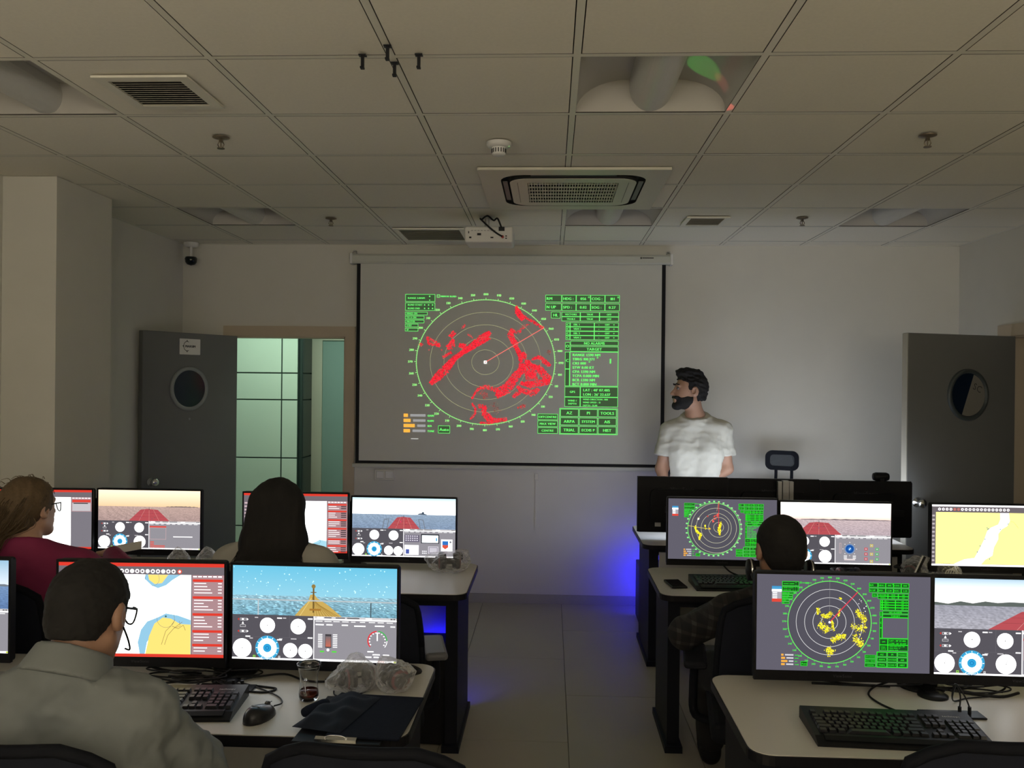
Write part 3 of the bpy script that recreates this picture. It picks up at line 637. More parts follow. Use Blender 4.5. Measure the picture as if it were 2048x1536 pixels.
# ------------------------------------------------------------------ desks
m_top = mat('white_desk_laminate', (.62, .60, .56), .38, noise=.02, scale=8)
m_edge = mat('black_desk_edge', (.010, .010, .013), .4, noise=.05, spec=.3)
m_leg = mat('black_desk_steel', (.009, .010, .016), .5, noise=.08, spec=.2)
m_mod = mat('white_modesty_panel', (.55, .55, .55), .55, noise=.02)
def desk(label, x0, x1, y0, y1, legs='lr', flip=False, corners='lr', group='white desks with black legs', depth=None):
    cx, cy = (x0+x1)/2, (y0+y1)/2; a, b = (x1-x0)/2, (y1-y0)/2
    t = thing('desk', label, 'desk', (cx, cy, 0), 0, group)
    r = .06; poly = rrect(-a, a, -b, b, r)
    if 'l' not in corners: poly = [(max(-a, p[0]), p[1]) if p[0] > 0 else (-a, b if p[1] > 0 else -b) for p in poly]
    if 'r' not in corners: poly = [p if p[0] < 0 else (a, b if p[1] > 0 else -b) for p in poly]
    cl_ = []
    for p in poly:
        if not cl_ or (abs(p[0]-cl_[-1][0])+abs(p[1]-cl_[-1][1])) > 1e-5: cl_.append(p)
    ctr = [((p[0])*(1-.004/a), p[1]*(1-.004/b)) for p in cl_]
    MB().prism(ctr, .722, .74, 'z').ob('desk_top', m_top, t)
    MB().prism(cl_, .712, .7375, 'z').ob('edge_band', m_edge, t)
    for s_ in legs:
        sx = -1 if s_ == 'l' else 1; lx = sx*(a-.075)
        MB().box(lx-.028, lx+.028, -b+.10, b-.06, .03, .712).ob('leg', m_leg, t)
        MB().box(lx-.04, lx+.04, -b+.07, b-.04, 0, .03).ob('foot', m_leg, t)
    s_ = -1 if flip else 1
    MB().box(-a+.10, a-.10, s_*(b-.045)-.009, s_*(b-.045)+.009, .36, .69).ob('modesty_panel', m_mod, t)
    MB().box(-a+.10, a-.10, -b+.11, -b+.14, .66, .712).ob('apron', m_leg, t)
    return t
desk('white desk with a tea glass and clipboard, nearest the camera on the left', -1.63, -.37, 2.25, 2.865)
desk('white desk at the left edge behind the man in the white shirt', -2.84, -1.635, 2.25, 2.865)
desk('white desk of the dark-haired woman, with a bagged headset on its corner', -1.63, -.365, 3.80, 4.47)
desk('white desk of the woman in the magenta top', -2.56, -1.635, 3.80, 4.47)
desk('white desk with a large keyboard in the lower right corner', .525, 1.80, 2.22, 2.83)
desk('white desk beyond the lower right corner of the photo', 1.805, 3.02, 2.22, 2.83)
desk('white desk with a phone, of the man in the dark plaid shirt', .505, 1.79, 3.87, 4.46)
desk('white desk under the yellow chart monitor at the right edge', 1.795, 3.02, 3.87, 4.46)
desk('white desk of the standing instructor, carrying three monitors turned away', .555, 2.14, 5.07, 5.78, flip=True)

# ------------------------------------------------------------------ pictures on the monitors
MW, MH = .527, .2965; CW, CH = 1600, 900
def vn(x, y, s=0):
    return (math.sin(x*13.1+s)+math.sin(y*17.3+x*5.1+s*2)+math.sin((x+y)*29.7+s*3)+math.sin(x*47.-y*61.+s))*.25
def seaview(p, h, hor, sky0, sky1, sea0, sea1, chop, seed, coast=None):
    p.grad(0, 0, CW, hor, sky0, sky1, 0)
    nx, ny = 90, 34
    def sea(u, v):
        f = chop*(vn(u*(3+6*(1-v)), v*9, seed)*.5+random.uniform(-.5, .5)*(.5+.5*v)); k = v*.6
        return tuple(max(0, min(255, (sea0[i]*(1-k)+sea1[i]*k)*(1+f))) for i in range(3))
    p.heat(0, hor, CW, h-hor, nx, ny, sea, 0)
    if coast:
        for x0, x1, hh, c in coast:
            pts = [(x0, hor+2)]+[(x0+(x1-x0)*k/16, hor-hh*(.35+.65*abs(math.sin(k*1.7+seed)))*math.sin(math.pi*(k+.6)/17)**.4) for k in range(17)]+[(x1, hor+2)]
            p.poly(pts, c, 2)
def deck(p, cx, base, top, wb, col, hi, h):
    """foreshortened bow: a pointed red deck seen from the bridge"""
    pts = []
    for k in range(17): t = k/16; pts.append((cx-wb*(1-.62*t)*math.sqrt(max(.0, 1-max(0, (t-.90)/.10)**4*.95)), base+(top-base)*t))
    pts2 = [(2*cx-x, y) for x, y in reversed(pts)]
    p.poly(pts+pts2[1:], col, 3)
    for q in (-.5, 0, .5): p.line((cx+q*wb, base), (cx+q*wb*.42, base+(top-base)*.93), 4, hi, 4)
    for q in (.35, .62, .84): p.line((cx-wb*(1-.62*q)*.96, base+(top-base)*q), (cx+wb*(1-.62*q)*.96, base+(top-base)*q), 3, tuple(int(v*.8) for v in col), 4)
    for k in range(14):
        x = cx+random.uniform(-.6, .6)*wb; y = base+(top-base)*random.uniform(.1, .8)
        if abs(x-cx) < wb*.7*(1-(y-base)/(top-base)): p.rect(x, y-10, random.uniform(6, 22), 10, tuple(int(v*random.uniform(.6, 1.3)) if v*1.3 < 255 else v for v in col), 5)
def gauges(p, y0, small='two', dark=(88, 85, 92)):
    p.rect(0, y0, 795, CH-y0, dark, 1); wht = (250, 250, 250); lt = (215, 212, 215)
    for x in (320, 560): p.rect(x, y0, 2, 215, (112, 110, 116), 2)
    p.rect(0, y0+212, 795, 2, (108, 106, 112), 2)
    H = CH-y0; k = H/430
    gs = [(345, 100, 74), (645, 104, 74), (98, 325, 92)]
    gs += [(570, 335, 70), (718, 340, 70)] if small == 'two' else [(655, 320, 92)]
    for x, y, r in gs:
        p.disc(x, y0+y*k, r*k, r*k, wht, 3); p.ring(x, y0+y*k, r*k*.82, r*k*.82, 2, (205, 205, 205), 4, 36, 130, 410); p.disc(x, y0+y*k, 5, 5, (40, 40, 40), 5, 8); p.line((x, y0+y*k), (x+12*k, y0+y*k-34*k), 4, (60, 60, 60), 5)
    x, y = 345, 318
    p.disc(x, y0+y*k, 118*k, 118*k, (75, 180, 225), 3); p.ring(x, y0+y*k, 112*k, 112*k, 5, (25, 140, 200), 4, 60)
    p.disc(x, y0+y*k, 92*k, 92*k, (250, 253, 255), 4); p.disc(x, y0+y*k, 42*k, 42*k, (50, 165, 220), 5); p.ring(x, y0+y*k, 18*k, 18*k, 5, (20, 110, 180), 6, 24)
    for a in range(0, 360, 30): p.line((x+98*k*math.cos(math.radians(a)), y0+(y+98*math.sin(math.radians(a)))*k), (x+112*k*math.cos(math.radians(a)), y0+(y+112*math.sin(math.radians(a)))*k), 4, (240, 250, 255), 5)
    for s, yy, xx in (('HDG', 34, 220), ('ROT', 34, 495), ('STW', 235, 170), ('COG', 235, 460), ('Depth', 232, 575)): p.rect(xx, y0+yy*k-12, 11*len(s), 9, lt, 4)
    for xx, yy in ((440, 22), (740, 22), (130, 205), (440, 232), (740, 205)): p.rect(xx, y0+yy*k, 46, 11, (240, 240, 240), 4)
    for yy in (35, 150):
        p.frame(75, y0+yy*k, 56, 24, 4, lt, 3); p.rect(92, y0+(yy+5)*k, 22, 14, (240, 240, 240), 3); p.poly([(50, y0+(yy+12)*k), (66, y0+yy*k), (66, y0+(yy+24)*k)], (220, 60, 50), 3); p.poly([(158, y0+(yy+12)*k), (140, y0+yy*k), (140, y0+(yy+24)*k)], (250, 250, 250), 3)
    p.frame(75, y0+100*k, 56, 22, 4, lt, 3); p.poly([(103, y0+68*k), (92, y0+92*k), (114, y0+92*k)], (240, 240, 240), 3)
    p.frame(205, y0+390*k, 24, 24, 7, (150, 220, 80), 3); p.frame(452, y0+392*k, 20, 20, 6, (220, 220, 220), 3)
    p.rect(0, CH-16, 795, 16, (240, 240, 240), 3)
def right_header(p, y0, col=(150, 147, 154)):
    p.rect(795, y0, 805, CH-y0, col, 1); p.rect(795, y0, 8, CH-y0, (232, 230, 232), 3); p.rect(803, y0, 797, 22, (214, 212, 214), 2); p.rect(803, y0+22, 797, 12, (240, 240, 240), 2)
    for x, w_ in ((830, 60), (900, 70), (1010, 90), (1120, 120), (1300, 60), (1540, 20), (1566, 20)): p.rect(x, y0+6, w_, 10, (90, 88, 92) if w_ != 60 else (250, 250, 250), 3)
    for k in range(9): p.rect(815+k*86, y0+42, random.uniform(40, 70), 8, (226, 226, 226), 3)
    p.rect(803, CH-20, 797, 20, (236, 236, 236), 2)
    for k in range(11): p.frame(812+k*68, CH-18, 58, 15, 3, (150, 150, 150) if k != 9 else (225, 90, 80), 3)
    p.rect(1576, CH-18, 20, 16, (200, 220, 60), 3)
def pic_ship_yellow():
    p = Pic(CW, CH, MW, MH); y0 = 472
    seaview(p, y0, 285, (110, 200, 232), (150, 214, 236), (150, 192, 208), (96, 152, 174), .5, 1)
    for k in range(120):
        x, y = random.uniform(0, CW), random.uniform(10, 440); r = random.uniform(2, 7); p.disc(x, y, r, r, (190, 235, 250), 2, 7)
    Y = (205, 172, 92)
    p.poly([(610, y0), (680, 392), (742, 330), (760, 268), (800, 262), (830, 300), (930, 360), (1070, y0)], Y, 3)
    for k in range(9): p.line((800+k*30, y0), (782+k*6, 290+k*8), 5, (165, 130, 60), 4)
    p.line((660, y0), (772, 300), 6, (235, 208, 130), 4)
    p.rect(785, 198, 16, 240, (120, 95, 48), 5); p.disc(793, 186, 20, 20, (150, 125, 66), 6, 14); p.rect(765, 240, 56, 8, (120, 95, 48), 6)
    p.rect(755, 400, 110, 18, (170, 120, 50), 5)
    p.rect(0, 318, CW, 12, (186, 196, 200), 6); p.rect(248, 330, 12, y0-330, (190, 200, 205), 6); p.rect(1345, 330, 10, y0-330, (70, 84, 90), 6)
    gauges(p, y0, 'two'); right_header(p, y0)
    # engine telegraph and revolution dial
    p.rect(910, 640, 60, 130, (70, 66, 70), 3); p.grad(915, 660, 50, 100, (120, 110, 112), (200, 110, 90), 4); p.disc(938, 790, 13, 13, (240, 240, 240), 5, 14)
    for s_ in (840, 985):
        for k in range(8): p.rect(s_, 640+k*17, 42, 8, (232, 232, 232), 3)
    p.rect(860, 800, 40, 14, (90, 220, 70), 3); p.rect(975, 800, 45, 14, (90, 220, 70), 3)
    p.ring(1415, 690, 96, 96, 12, (228, 60, 66), 4, 40, 140, 265); p.ring(1415, 690, 96, 96, 9, (60, 190, 80), 4, 40, 275, 360); p.ring(1415, 690, 96, 96, 6, (235, 235, 235), 4, 30, 360, 400)
    p.line((1415, 690), (1415, 610), 9, (245, 245, 245), 5)
    for a in range(150, 395, 22): p.rect(1415+76*math.cos(math.radians(a))-6, 690+76*math.sin(math.radians(a))-5, 12, 9, (240, 240, 240), 5)
    for x, y, w_ in ((815, 545, 80), (920, 545, 60), (1070, 545, 60), (1190, 550, 70), (1250, 550, 50), (1390, 545, 90), (1540, 548, 45), (1320, 790, 60), (1370, 818, 70), (1470, 820, 60), (1300, 842, 60), (1380, 842, 50)): p.rect(x, y, w_, 11, (238, 238, 238), 3)
    return p
def pic_ship_red(sky0, sky1, sea0, sea1, cx, wb, variant, seed, coast, tall=.5):
    p = Pic(CW, CH, MW, MH); y0 = 470
    seaview(p, y0, 250, sky0, sky1, sea0, sea1, .22, seed, coast)
    deck(p, cx, y0, 285, wb, (186, 82, 88), (222, 150, 142), y0); p.rect(cx-3, 262, 6, 40, (70, 60, 60), 5)
    if variant == 'rail':
        for s_ in (-1, 1):
            p.path([(cx+s_*330, y0), (cx+s_*300, 330), (cx+s_*230, 320), (cx+s_*260, y0)], 12, (120, 128, 140), 5)
        p.poly([(1010, 248), (1030, 232), (1075, 226), (1085, 206), (1110, 206), (1116, 232), (1150, 240), (1160, 250)], (70, 84, 100), 4)
    gauges(p, y0, 'two' if variant == 'rail' else 'one'); right_header(p, y0)
    if variant == 'rail':
        p.rect(815, 560, 230, 110, (112, 106, 124), 3)
        for k in range(18): p.rect(830+(k % 6)*34, 572+(k//6)*32, 20, 14, (225, 220, 232), 4)
        p.rect(1070, 545, 280, 140, (20, 24, 32), 3); p.rect(1085, 562, 250, 112, (235, 245, 250), 4); p.rect(1300, 600, 20, 50, (80, 170, 220), 5)
        p.rect(815, 715, 220, 150, (236, 236, 240), 3); p.rect(835, 780, 55, 70, (80, 96, 170), 4)
        for k in range(6): p.rect(1090+(k % 3)*26, 800+(k//3)*30, 16, 14, (232, 232, 236), 3)
        p.rect(1180, 730, 160, 115, (208, 204, 214), 3); p.frame(1195, 745, 130, 85, 6, (110, 100, 120), 4)
        p.rect(1380, 620, 175, 180, (240, 240, 244), 3); p.rect(1400, 645, 90, 60, (50, 120, 200), 4); p.poly([(1400, 705), (1490, 705), (1490, 740), (1445, 770), (1400, 740)], (224, 88, 66), 4); p.disc(1525, 660, 16, 16, (120, 120, 130), 4, 14)
    elif variant == 'azimuth':
        p.disc(1010, 675, 74, 74, (120, 150, 190), 3); p.disc(1010, 675, 60, 60, (28, 84, 165), 4); p.disc(1010, 675, 26, 26, (60, 130, 205), 5); p.line((1000, 690), (1022, 660), 7, (235, 240, 250), 6)
        for a in range(0, 360, 45): p.rect(1010+98*math.cos(math.radians(a))-6, 675+98*math.sin(math.radians(a))-4, 12, 8, (228, 228, 232), 3)
        p.frame(860, 590, 26, 150, 4, (226, 190, 190), 3); p.rect(930, 850-30, 160, 22, (226, 214, 214), 3)
        for k in range(8): p.rect(925+(k % 2)*130, 770+(k//2)*14, 46, 7, (226, 226, 226), 3)
        R_, G_, Y_ = (224, 60, 70), (70, 196, 96), (224, 206, 80)
        for x, y, c in ((1325, 620, Y_), (1245, 672, R_), (1405, 672, G_), (1245, 745, R_), (1325, 745, Y_), (1405, 745, G_), (1245, 818, R_), (1405, 818, G_), (1325, 852, Y_)): p.frame(x-22, y-20, 44, 40, 9, c, 3); p.rect(x-10, y-8, 20, 16, (210, 205, 205), 3)
    else:
        p.rect(810, 545, 260, 22, (226, 74, 62), 3); p.frame(812, 570, 256, 180, 5, (214, 176, 178), 3)
        for k in range(5): p.rect(820, 780+k*20, 60 if k < 3 else 230, 12, (226, 90, 78), 3)
        p.rect(1180, 700, 300, 12, (236, 236, 236), 3)
    return p
def pic_chart(kind):
    p = Pic(CW, CH, MW, MH)
    if kind == 'strait':
        p.rect(0, 0, CW, CH, (112, 104, 108), 0); p.rect(0, 0, CW, 26, (240, 236, 240), 1)
        p.rect(60, 110, CW-120, CH-140, (252, 238, 138), 1)
        p.poly([(985, 110), (1110, 110), (1125, 230), (1090, 300), (1010, 350), (960, 420), (960, 500), (900, 620), (880, 740), (780, 800), (720, CH-30), (330, CH-30), (480, 800), (620, 780), (690, 650), (760, 500), (800, 380), (850, 330), (960, 280), (990, 200)], (236, 240, 248), 2)
        p.path([(1125, 230), (1180, 240), (1250, 330)], 3, (150, 140, 60), 3); p.line((640, 770), (730, 860), 4, (70, 80, 90), 3)
        for x, y in ((800, 330), (820, 345), (806, 350), (990, 350), (1100, 270), (660, 690), (770, 500), (700, 600), (840, 790)): p.disc(x, y, 8, 8, (70, 130, 150), 4, 8)
        p.path([(850, 330), (800, 380), (760, 500), (690, 650), (620, 780)], 3, (170, 140, 170), 3)
        for k in range(19): p.disc(110+k*55, 66, 20, 20, (245, 240, 242) if k not in (4, 5) else (226, 110, 90), 3, 12); p.disc(110+k*55, 66, 11, 11, (150, 140, 146), 4, 8)
        for k in range(12): p.rect(8, 150+k*60, 36, 26, (196, 186, 190), 2)
        p.rect(0, CH-26, CW, 26, (238, 236, 240), 2); p.rect(CW-44, 110, 44, CH-140, (200, 92, 80), 2)
        return p
    R = (226, 62, 48)
    p.rect(0, 0, CW, CH, (116, 108, 114), 0); p.rect(0, 0, CW, 34, R, 1); p.rect(0, CH-30, CW, 30, R, 2)
    p.rect(70, 110, 1210, CH-140, (247, 250, 247), 1)
    for k in range(14): p.rect(12, 140+k*52, 44, 22, (214, 188, 192), 2)
    for k in range(12):
        x = 560+k*50 if kind == 'coast' else 110+k*50
        p.disc(x, 78, 20, 20, (244, 240, 242), 3, 12); p.disc(x, 78, 11, 11, (120, 112, 118) if k % 3 else (230, 226, 230), 4, 8)
    p.disc(1170 if kind == 'coast' else 800, 78, 22, 22, (230, 96, 78), 5, 14); p.disc(1170 if kind == 'coast' else 800, 78, 11, 11, (244, 240, 240), 6, 10)
    B1, B2, Y = (150, 204, 232), (216, 240, 244), (252, 224, 120)
    if kind == 'coast':
        p.poly([(70, 560), (300, 500), (560, 700), (640, 860), (70, 860)], B2, 2)
        p.poly([(840, 110), (830, 150), (900, 215), (960, 240), (1040, 210), (1100, 160), (1180, 110)], B1, 3); p.poly([(865, 110), (875, 160), (930, 200), (1000, 190), (1060, 110)], Y, 4)
        p.ring(905, 150, 70, 70, 3, (130, 150, 160), 5, 40)
        p.poly([(790, 870), (770, 760), (800, 640), (860, 560), (960, 520), (1040, 480), (1160, 500), (1280, 540), (1280, 640), (1100, 640), (960, 600), (860, 760), (840, 870)], B1, 3)
        p.poly([(845, 870), (880, 700), (930, 580), (1010, 520), (1090, 530), (1180, 580), (1280, 585), (1280, 870)], Y, 4)
        p.ring(1040, 530, 86, 86, 3, (130, 140, 120), 6, 40); p.disc(1040, 508, 10, 10, (70, 110, 100), 6, 8)
        g = (140, 128, 78)
        p.path([(1000, 780), (1040, 650), (1090, 600), (1130, 540)], 4, g, 6); p.path([(1030, 780), (1060, 690), (1120, 620), (1200, 560)], 4, g, 6); p.path([(1100, 600), (1160, 625), (1210, 590), (1230, 640)], 4, g, 6); p.path([(1120, 620), (1180, 600), (1170, 550)], 3, g, 6)
        p.path([(70, 690), (300, 620), (560, 560)], 3, (190, 205, 200), 4)
        for k in range(60): p.disc(random.uniform(100, 700), random.uniform(150, 840), 4, 4, (190, 205, 205), 3, 6)
    elif kind == 'blue':
        p.poly([(900, 870), (930, 700), (1060, 760), (1180, 700), (1280, 720), (1280, 870)], (170, 222, 240), 2); p.poly([(1080, 870), (1140, 800), (1280, 840), (1280, 870)], (246, 232, 170), 3)
        p.ring(1130, 730, 60, 34, 4, (70, 140, 180), 4, 30)
        p.poly([(70, 110), (300, 110), (180, 330), (70, 400)], (240, 244, 200), 2)
    else:
        p.poly([(70, 110), (260, 110), (200, 300), (70, 420)], (240, 246, 190), 2); p.line((900, 330), (1000, 370), 8, (90, 180, 110), 3)
    p.rect(1290, 110, 310, CH-140, (176, 140, 144), 1)
    for k in range(6): p.rect(1300+k*48, 118, 36, 12, (240, 236, 238), 3)
    random.seed(len(kind)); y = 150
    if kind == 'route':
        p.rect(1300, 150, 280, 34, R, 2); p.rect(1300, 200, 280, 120, (200, 196, 200), 2); p.rect(1320, 196, 220, 14, (60, 60, 60), 3); p.rect(1290, 330, 310, CH-360, (126, 122, 130), 2)
    else:
        while y < CH-60:
            p.rect(1296, y, 290, 24, R, 2); y += 34
            for k in range(random.choice((2, 3, 4))):
                p.rect(1310, y, random.uniform(90, 190), 9, (240, 226, 226), 3)
                if kind == 'blue': p.rect(1500, y-2, 80, 14, (60, 50, 54), 3)
                else: p.rect(1540, y, 36, 9, (238, 228, 228), 3)
                y += 30
            y += 8
    return p
def pic_radar(variant):
    p = Pic(CW, CH, MW, MH); p.rect(0, 0, CW, CH, (98, 95, 107), 0)
    g = (40, 235, 40); cx, cy, r = 676, 440, 388
    pk = 390/135.
    X = lambda x: cx+(x-974)*pk if x < 1060 else 1000+(x-1079.5)*(395/159.)
    Y = lambda y: cy+(y-725.5)*pk
    p.disc(cx, cy, r, r, (84, 82, 92), 1, 60)
    if variant == 'offset':
        ox, oy = cx+70, cy-20
        for k in (75, 150, 225, 300, 372): p.ring(ox if k < 200 else cx+35, oy if k < 200 else cy-8, k, k, 4, (226, 224, 190), 2, 60)
        p.ring(cx, cy, r, r, 8, (120, 245, 110), 3, 90)
    else:
        ox, oy = cx, cy
        for k in (78, 155, 232, 310): p.ring(ox, oy, k, k, 4, (222, 222, 222), 2, 60)
        p.ring(cx, cy, r, r, 7, (110, 245, 100), 3, 90)
    for d in range(0, 360, 10):
        a = math.radians(d-90)
        if variant == 'offset': p.rect(cx+(r+18)*math.cos(a)-14, cy+(r+18)*math.sin(a)-10, 28, 20, (150, 250, 150), 3)
        else: p.text('%03d' % d, cx+(r+32)*math.cos(a), cy+(r+32)*math.sin(a)+8, 23, (80, 245, 80), 4, 'c', .8)
        p.line((cx+r*math.cos(a), cy+r*math.sin(a)), (cx+(r+12)*math.cos(a), cy+(r+12)*math.sin(a)), 4, g, 3)
    XL_ = lambda x: 235+(x-812)*2.55; YL_ = lambda y: 60+(y-590)*3.0
    fill = (40, 96, 40) if variant == 'offset' else (30, 80, 34)
    X2 = lambda x: 1005+(x-1079.5)*2.50
    left_panel(p, lambda x: 235+(x-812)*2.6, lambda y: 62+(y-590)*2.85, 2.6, 2.85, 4.5, fill, g, (216, 214, 220))
    side_panel(p, X2, lambda y: 62+(y-590)*2.85, 2.5, 2.85, 4.5, ('RM', 'N UP', 'HDG :', '045', 'COG :', '044', 'SPD :', '2.20', 'SOG :', '2.20', 1 if variant == 'offset' else 0), fill, g)
    p.grad(140 if variant != 'offset' else 58, 110, 90, 30, (60, 150, 205), (90, 170, 215), 5); x = 140 if variant != 'offset' else 58
    p.rect(x, 140, 90, 22, (245, 248, 250), 5); p.rect(x, 162, 90, 66, (170, 168, 176), 5); p.rect(x, 228, 90, 30, (226, 74, 60), 5)
    for k in range(4): p.rect(x+8, 170+k*16, 40, 7, (240, 240, 240), 6)
    YE = (235, 215, 40)
    if variant == 'offset':
        p.line((ox, oy), (ox, oy-375), 7, (235, 60, 60), 5); p.line((cx-r, cy-40), (cx-60, cy+10), 6, (240, 225, 120), 4); p.line((ox-30, cy-260), (ox-6, cy-r), 4, (240, 170, 120), 4)
        p.blot([(cx-280, cy-30), (cx-250, cy+50), (cx-190, cy+90), (cx-215, cy+160)], 26, 150, YE, 14); p.blot([(ox+30, oy-70), (ox+10, oy+30), (ox+20, oy+110)], [16, 40, 12], 150, YE, 14)
        p.blot([(cx-130, cy-40), (cx-120, cy+10)], 8, 14, YE, 14); p.blot([(cx-90, cy-10), (cx-50, cy+8)], 10, 14, (240, 190, 60), 12)
        p.blot([(cx-10, cy-170), (cx+60, cy-200), (cx-20, cy-100)], 40, 22, (230, 90, 80), 16); p.blot([(cx-100, cy-190), (cx-98, cy-188)], 10, 4, (230, 90, 80), 14); p.blot([(cx-230, cy-150), (cx-228, cy-140)], 14, 6, (245, 240, 200), 18)
    else:
        p.line((cx, cy), (cx+258, cy-290), 9, (228, 60, 80), 6); p.line((cx, cy-r), (cx, cy), 2, (150, 150, 150), 3); p.disc(cx, cy, 10, 10, (255, 250, 250), 7, 12)
        for path, w_, n in (([(cx-105, cy-130), (cx-110, cy-70)], 34, 40), ([(cx-80, cy-60), (cx-20, cy-50), (cx+20, cy-90)], 46, 90), ([(cx-100, cy+20), (cx-50, cy+40), (cx-10, cy+90)], 60, 130), ([(cx+20, cy-20), (cx+40, cy+80)], 22, 50), ([(cx+100, cy-130), (cx+80, cy-60)], 20, 30), ([(cx+20, cy+180), (cx+90, cy+130), (cx+150, cy+130)], 46, 130), ([(cx-20, cy+240), (cx+30, cy+300)], [50, 90], 110), ([(cx+240, cy-110), (cx+300, cy-60), (cx+330, cy-10)], 60, 110), ([(cx+200, cy+20), (cx+270, cy+60), (cx+340, cy+30)], 60, 100), ([(cx+230, cy+110), (cx+260, cy+180), (cx+310, cy+210)], 60, 110), ([(cx+90, cy-230), (cx+110, cy-220)], 16, 12)): p.blot(path, w_, int(n*1.5), YE, 7, solid=False)
        p.blot([(cx+270, cy-220), (cx+330, cy-100)], 60, 9, (230, 230, 220), 6, solid=False)
    return p

# ------------------------------------------------------------------ monitors and their stands
m_bez = mat('black_monitor_bezel', (.007, .007, .009), .45, noise=.05, spec=.2)
m_logo = mat('grey_monitor_print', (.05, .05, .06), .5, noise=0)
fr_ = MB(); BW, BT, BB = .541, .155, .335
zt = BB/2; pz = zt-.008-MH/2
fr_.box(-BW/2, BW/2, -.010, .004, zt-.0075, zt).box(-BW/2, BW/2, -.010, .004, -zt, pz-MH/2).box(-BW/2, -MW/2, -.010, .004, pz-MH/2, zt-.0075).box(MW/2, BW/2, -.010, .004, pz-MH/2, zt-.0075)
frame_me = fr_.mesh('bezel')
shell = MB().prism(rrect(-BW/2, BW/2, -zt, zt, .012), .004, .018, 'y')
shell.prism(rrect(-BW*.36, BW*.36, -zt*.62, zt*.55, .03), .018, .042, 'y'); shell_me = shell.mesh('shell')
panel_me = MB().box(-MW/2, MW/2, -.0065, .004, pz-MH/2, pz+MH/2).mesh('panel')
def monitor(label, pic, x, y, z, rz=0., tilt=0., pm=None, group='flat black monitors on the desks', logo_back=False):
    t = thing('monitor', label, 'monitor', (x, y, z), rz, group)
    t.rotation_euler = (tilt, 0, rz)
    ob('bezel', frame_me, m_bez, t); ob('back_shell', shell_me, m_bez, t); ob('screen_panel', panel_me, m_bez, t)
    if pic is not None: pic.build('screen_picture', pm or PIC, t, loc=(0, -.0072, pz))
    text_ob('bezel_print', 'ViewSonic', .013, m_logo, t, (0, -.0105, -zt+.013), (math.pi/2, 0, 0))
    if logo_back: text_ob('back_print', 'ViewSonic', .032, m_logo, t, (0, .0184, zt-.085), (math.pi/2, 0, math.pi))
    return t
ZM = .952
NEARY, ROW2L, NEARR, ROW2R = 2.665, 4.27, 2.69, 4.245
monitor('monitor with a yellow ship bow under blue sky, behind the tea glass', pic_ship_yellow(), -.737, NEARY+.01, .942, -.02)
monitor('monitor with a white and yellow sea chart, before the man in the white shirt', pic_chart('coast'), -1.285, NEARY-.01, .948, .03)
monitor('monitor cut by the lower left edge, showing a blue sea', pic_ship_red((160, 200, 225), (215, 225, 235), (120, 150, 190), (80, 110, 160), 820, 330, 'plain', 5, [(900, 1600, 40, (120, 130, 140))]), -1.985, NEARY, .945, 0)
monitor('monitor beyond the lower left corner of the photo', pic_chart('route'), -2.53, NEARY, .945, 0)
monitor('monitor with a red deck on a wide blue sea, right of the dark-haired woman', pic_ship_red((196, 226, 240), (250, 250, 248), (150, 170, 192), (120, 140, 170), 800, 250, 'rail', 2, None), -.733, ROW2L+.03, .940, -.02)
monitor('monitor with a red-barred white chart, behind the dark-haired woman', pic_chart('blue'), -1.278, ROW2L, .958, .02)
monitor('monitor with an orange dusk sky and a red deck, beside the woman in magenta', pic_ship_red((250, 226, 196), (250, 214, 168), (196, 168, 158), (165, 140, 138), 800, 320, 'plain', 3, [(1060, 1560, 14, (110, 100, 100))]), -2.022, ROW2L-.02, .965, 0)
monitor('monitor with a pale chart, hidden behind the woman in magenta', pic_chart('route'), -2.568, ROW2L-.06, .965, .05)
monitor('monitor with a large grey and green radar circle, nearest the camera on the right', pic_radar('big'), .909, NEARR, .945, 0)
monitor('monitor with a red deck under a pale sky, cut by the right edge', pic_ship_red((190, 220, 238), (245, 240, 238), (160, 160, 172), (190, 188, 196), 1010, 520, 'plain', 6, [(-100, 1700, 46, (96, 104, 100))]), 1.455, NEARR+.01, .940, -.02)
monitor('monitor with an off-centre radar circle, left of the man in plaid', pic_radar('offset'), .849, ROW2R, .968, .0)
monitor('monitor with a pink dusk sea and coloured squares, right of the man in plaid', pic_ship_red((252, 246, 238), (250, 214, 200), (206, 186, 188), (176, 160, 170), 560, 330, 'azimuth', 4, [(300, 1600, 14, (90, 84, 92)), (0, 260, 10, (150, 130, 130))]), 1.392, ROW2R-.01, .960, -.01)
monitor('monitor with a yellow strait chart at the right edge', pic_chart('strait'), 2.125, ROW2R+.015, .957, 0)
def pic_plain():
    p = Pic(CW, CH, MW, MH); p.rect(0, 0, CW, CH, (196, 214, 240), 0); p.rect(0, 0, CW, 60, (120, 130, 150), 1); p.rect(60, 100, 900, 700, (235, 240, 250), 1); p.rect(1000, 100, 540, 700, (170, 190, 220), 1); return p
for k, lab in enumerate(('leftmost', 'middle', 'rightmost')):
    monitor(lab+' of the three instructor monitors seen from behind', pic_plain(), .8025+.543*k, 5.215, .9625-.004*k, math.pi, pm=PICI, group='instructor monitors seen from behind', logo_back=True)
m_pole = mat('dark_grey_stand_metal', (.06, .06, .065), .4, metal=.5, noise=.05)
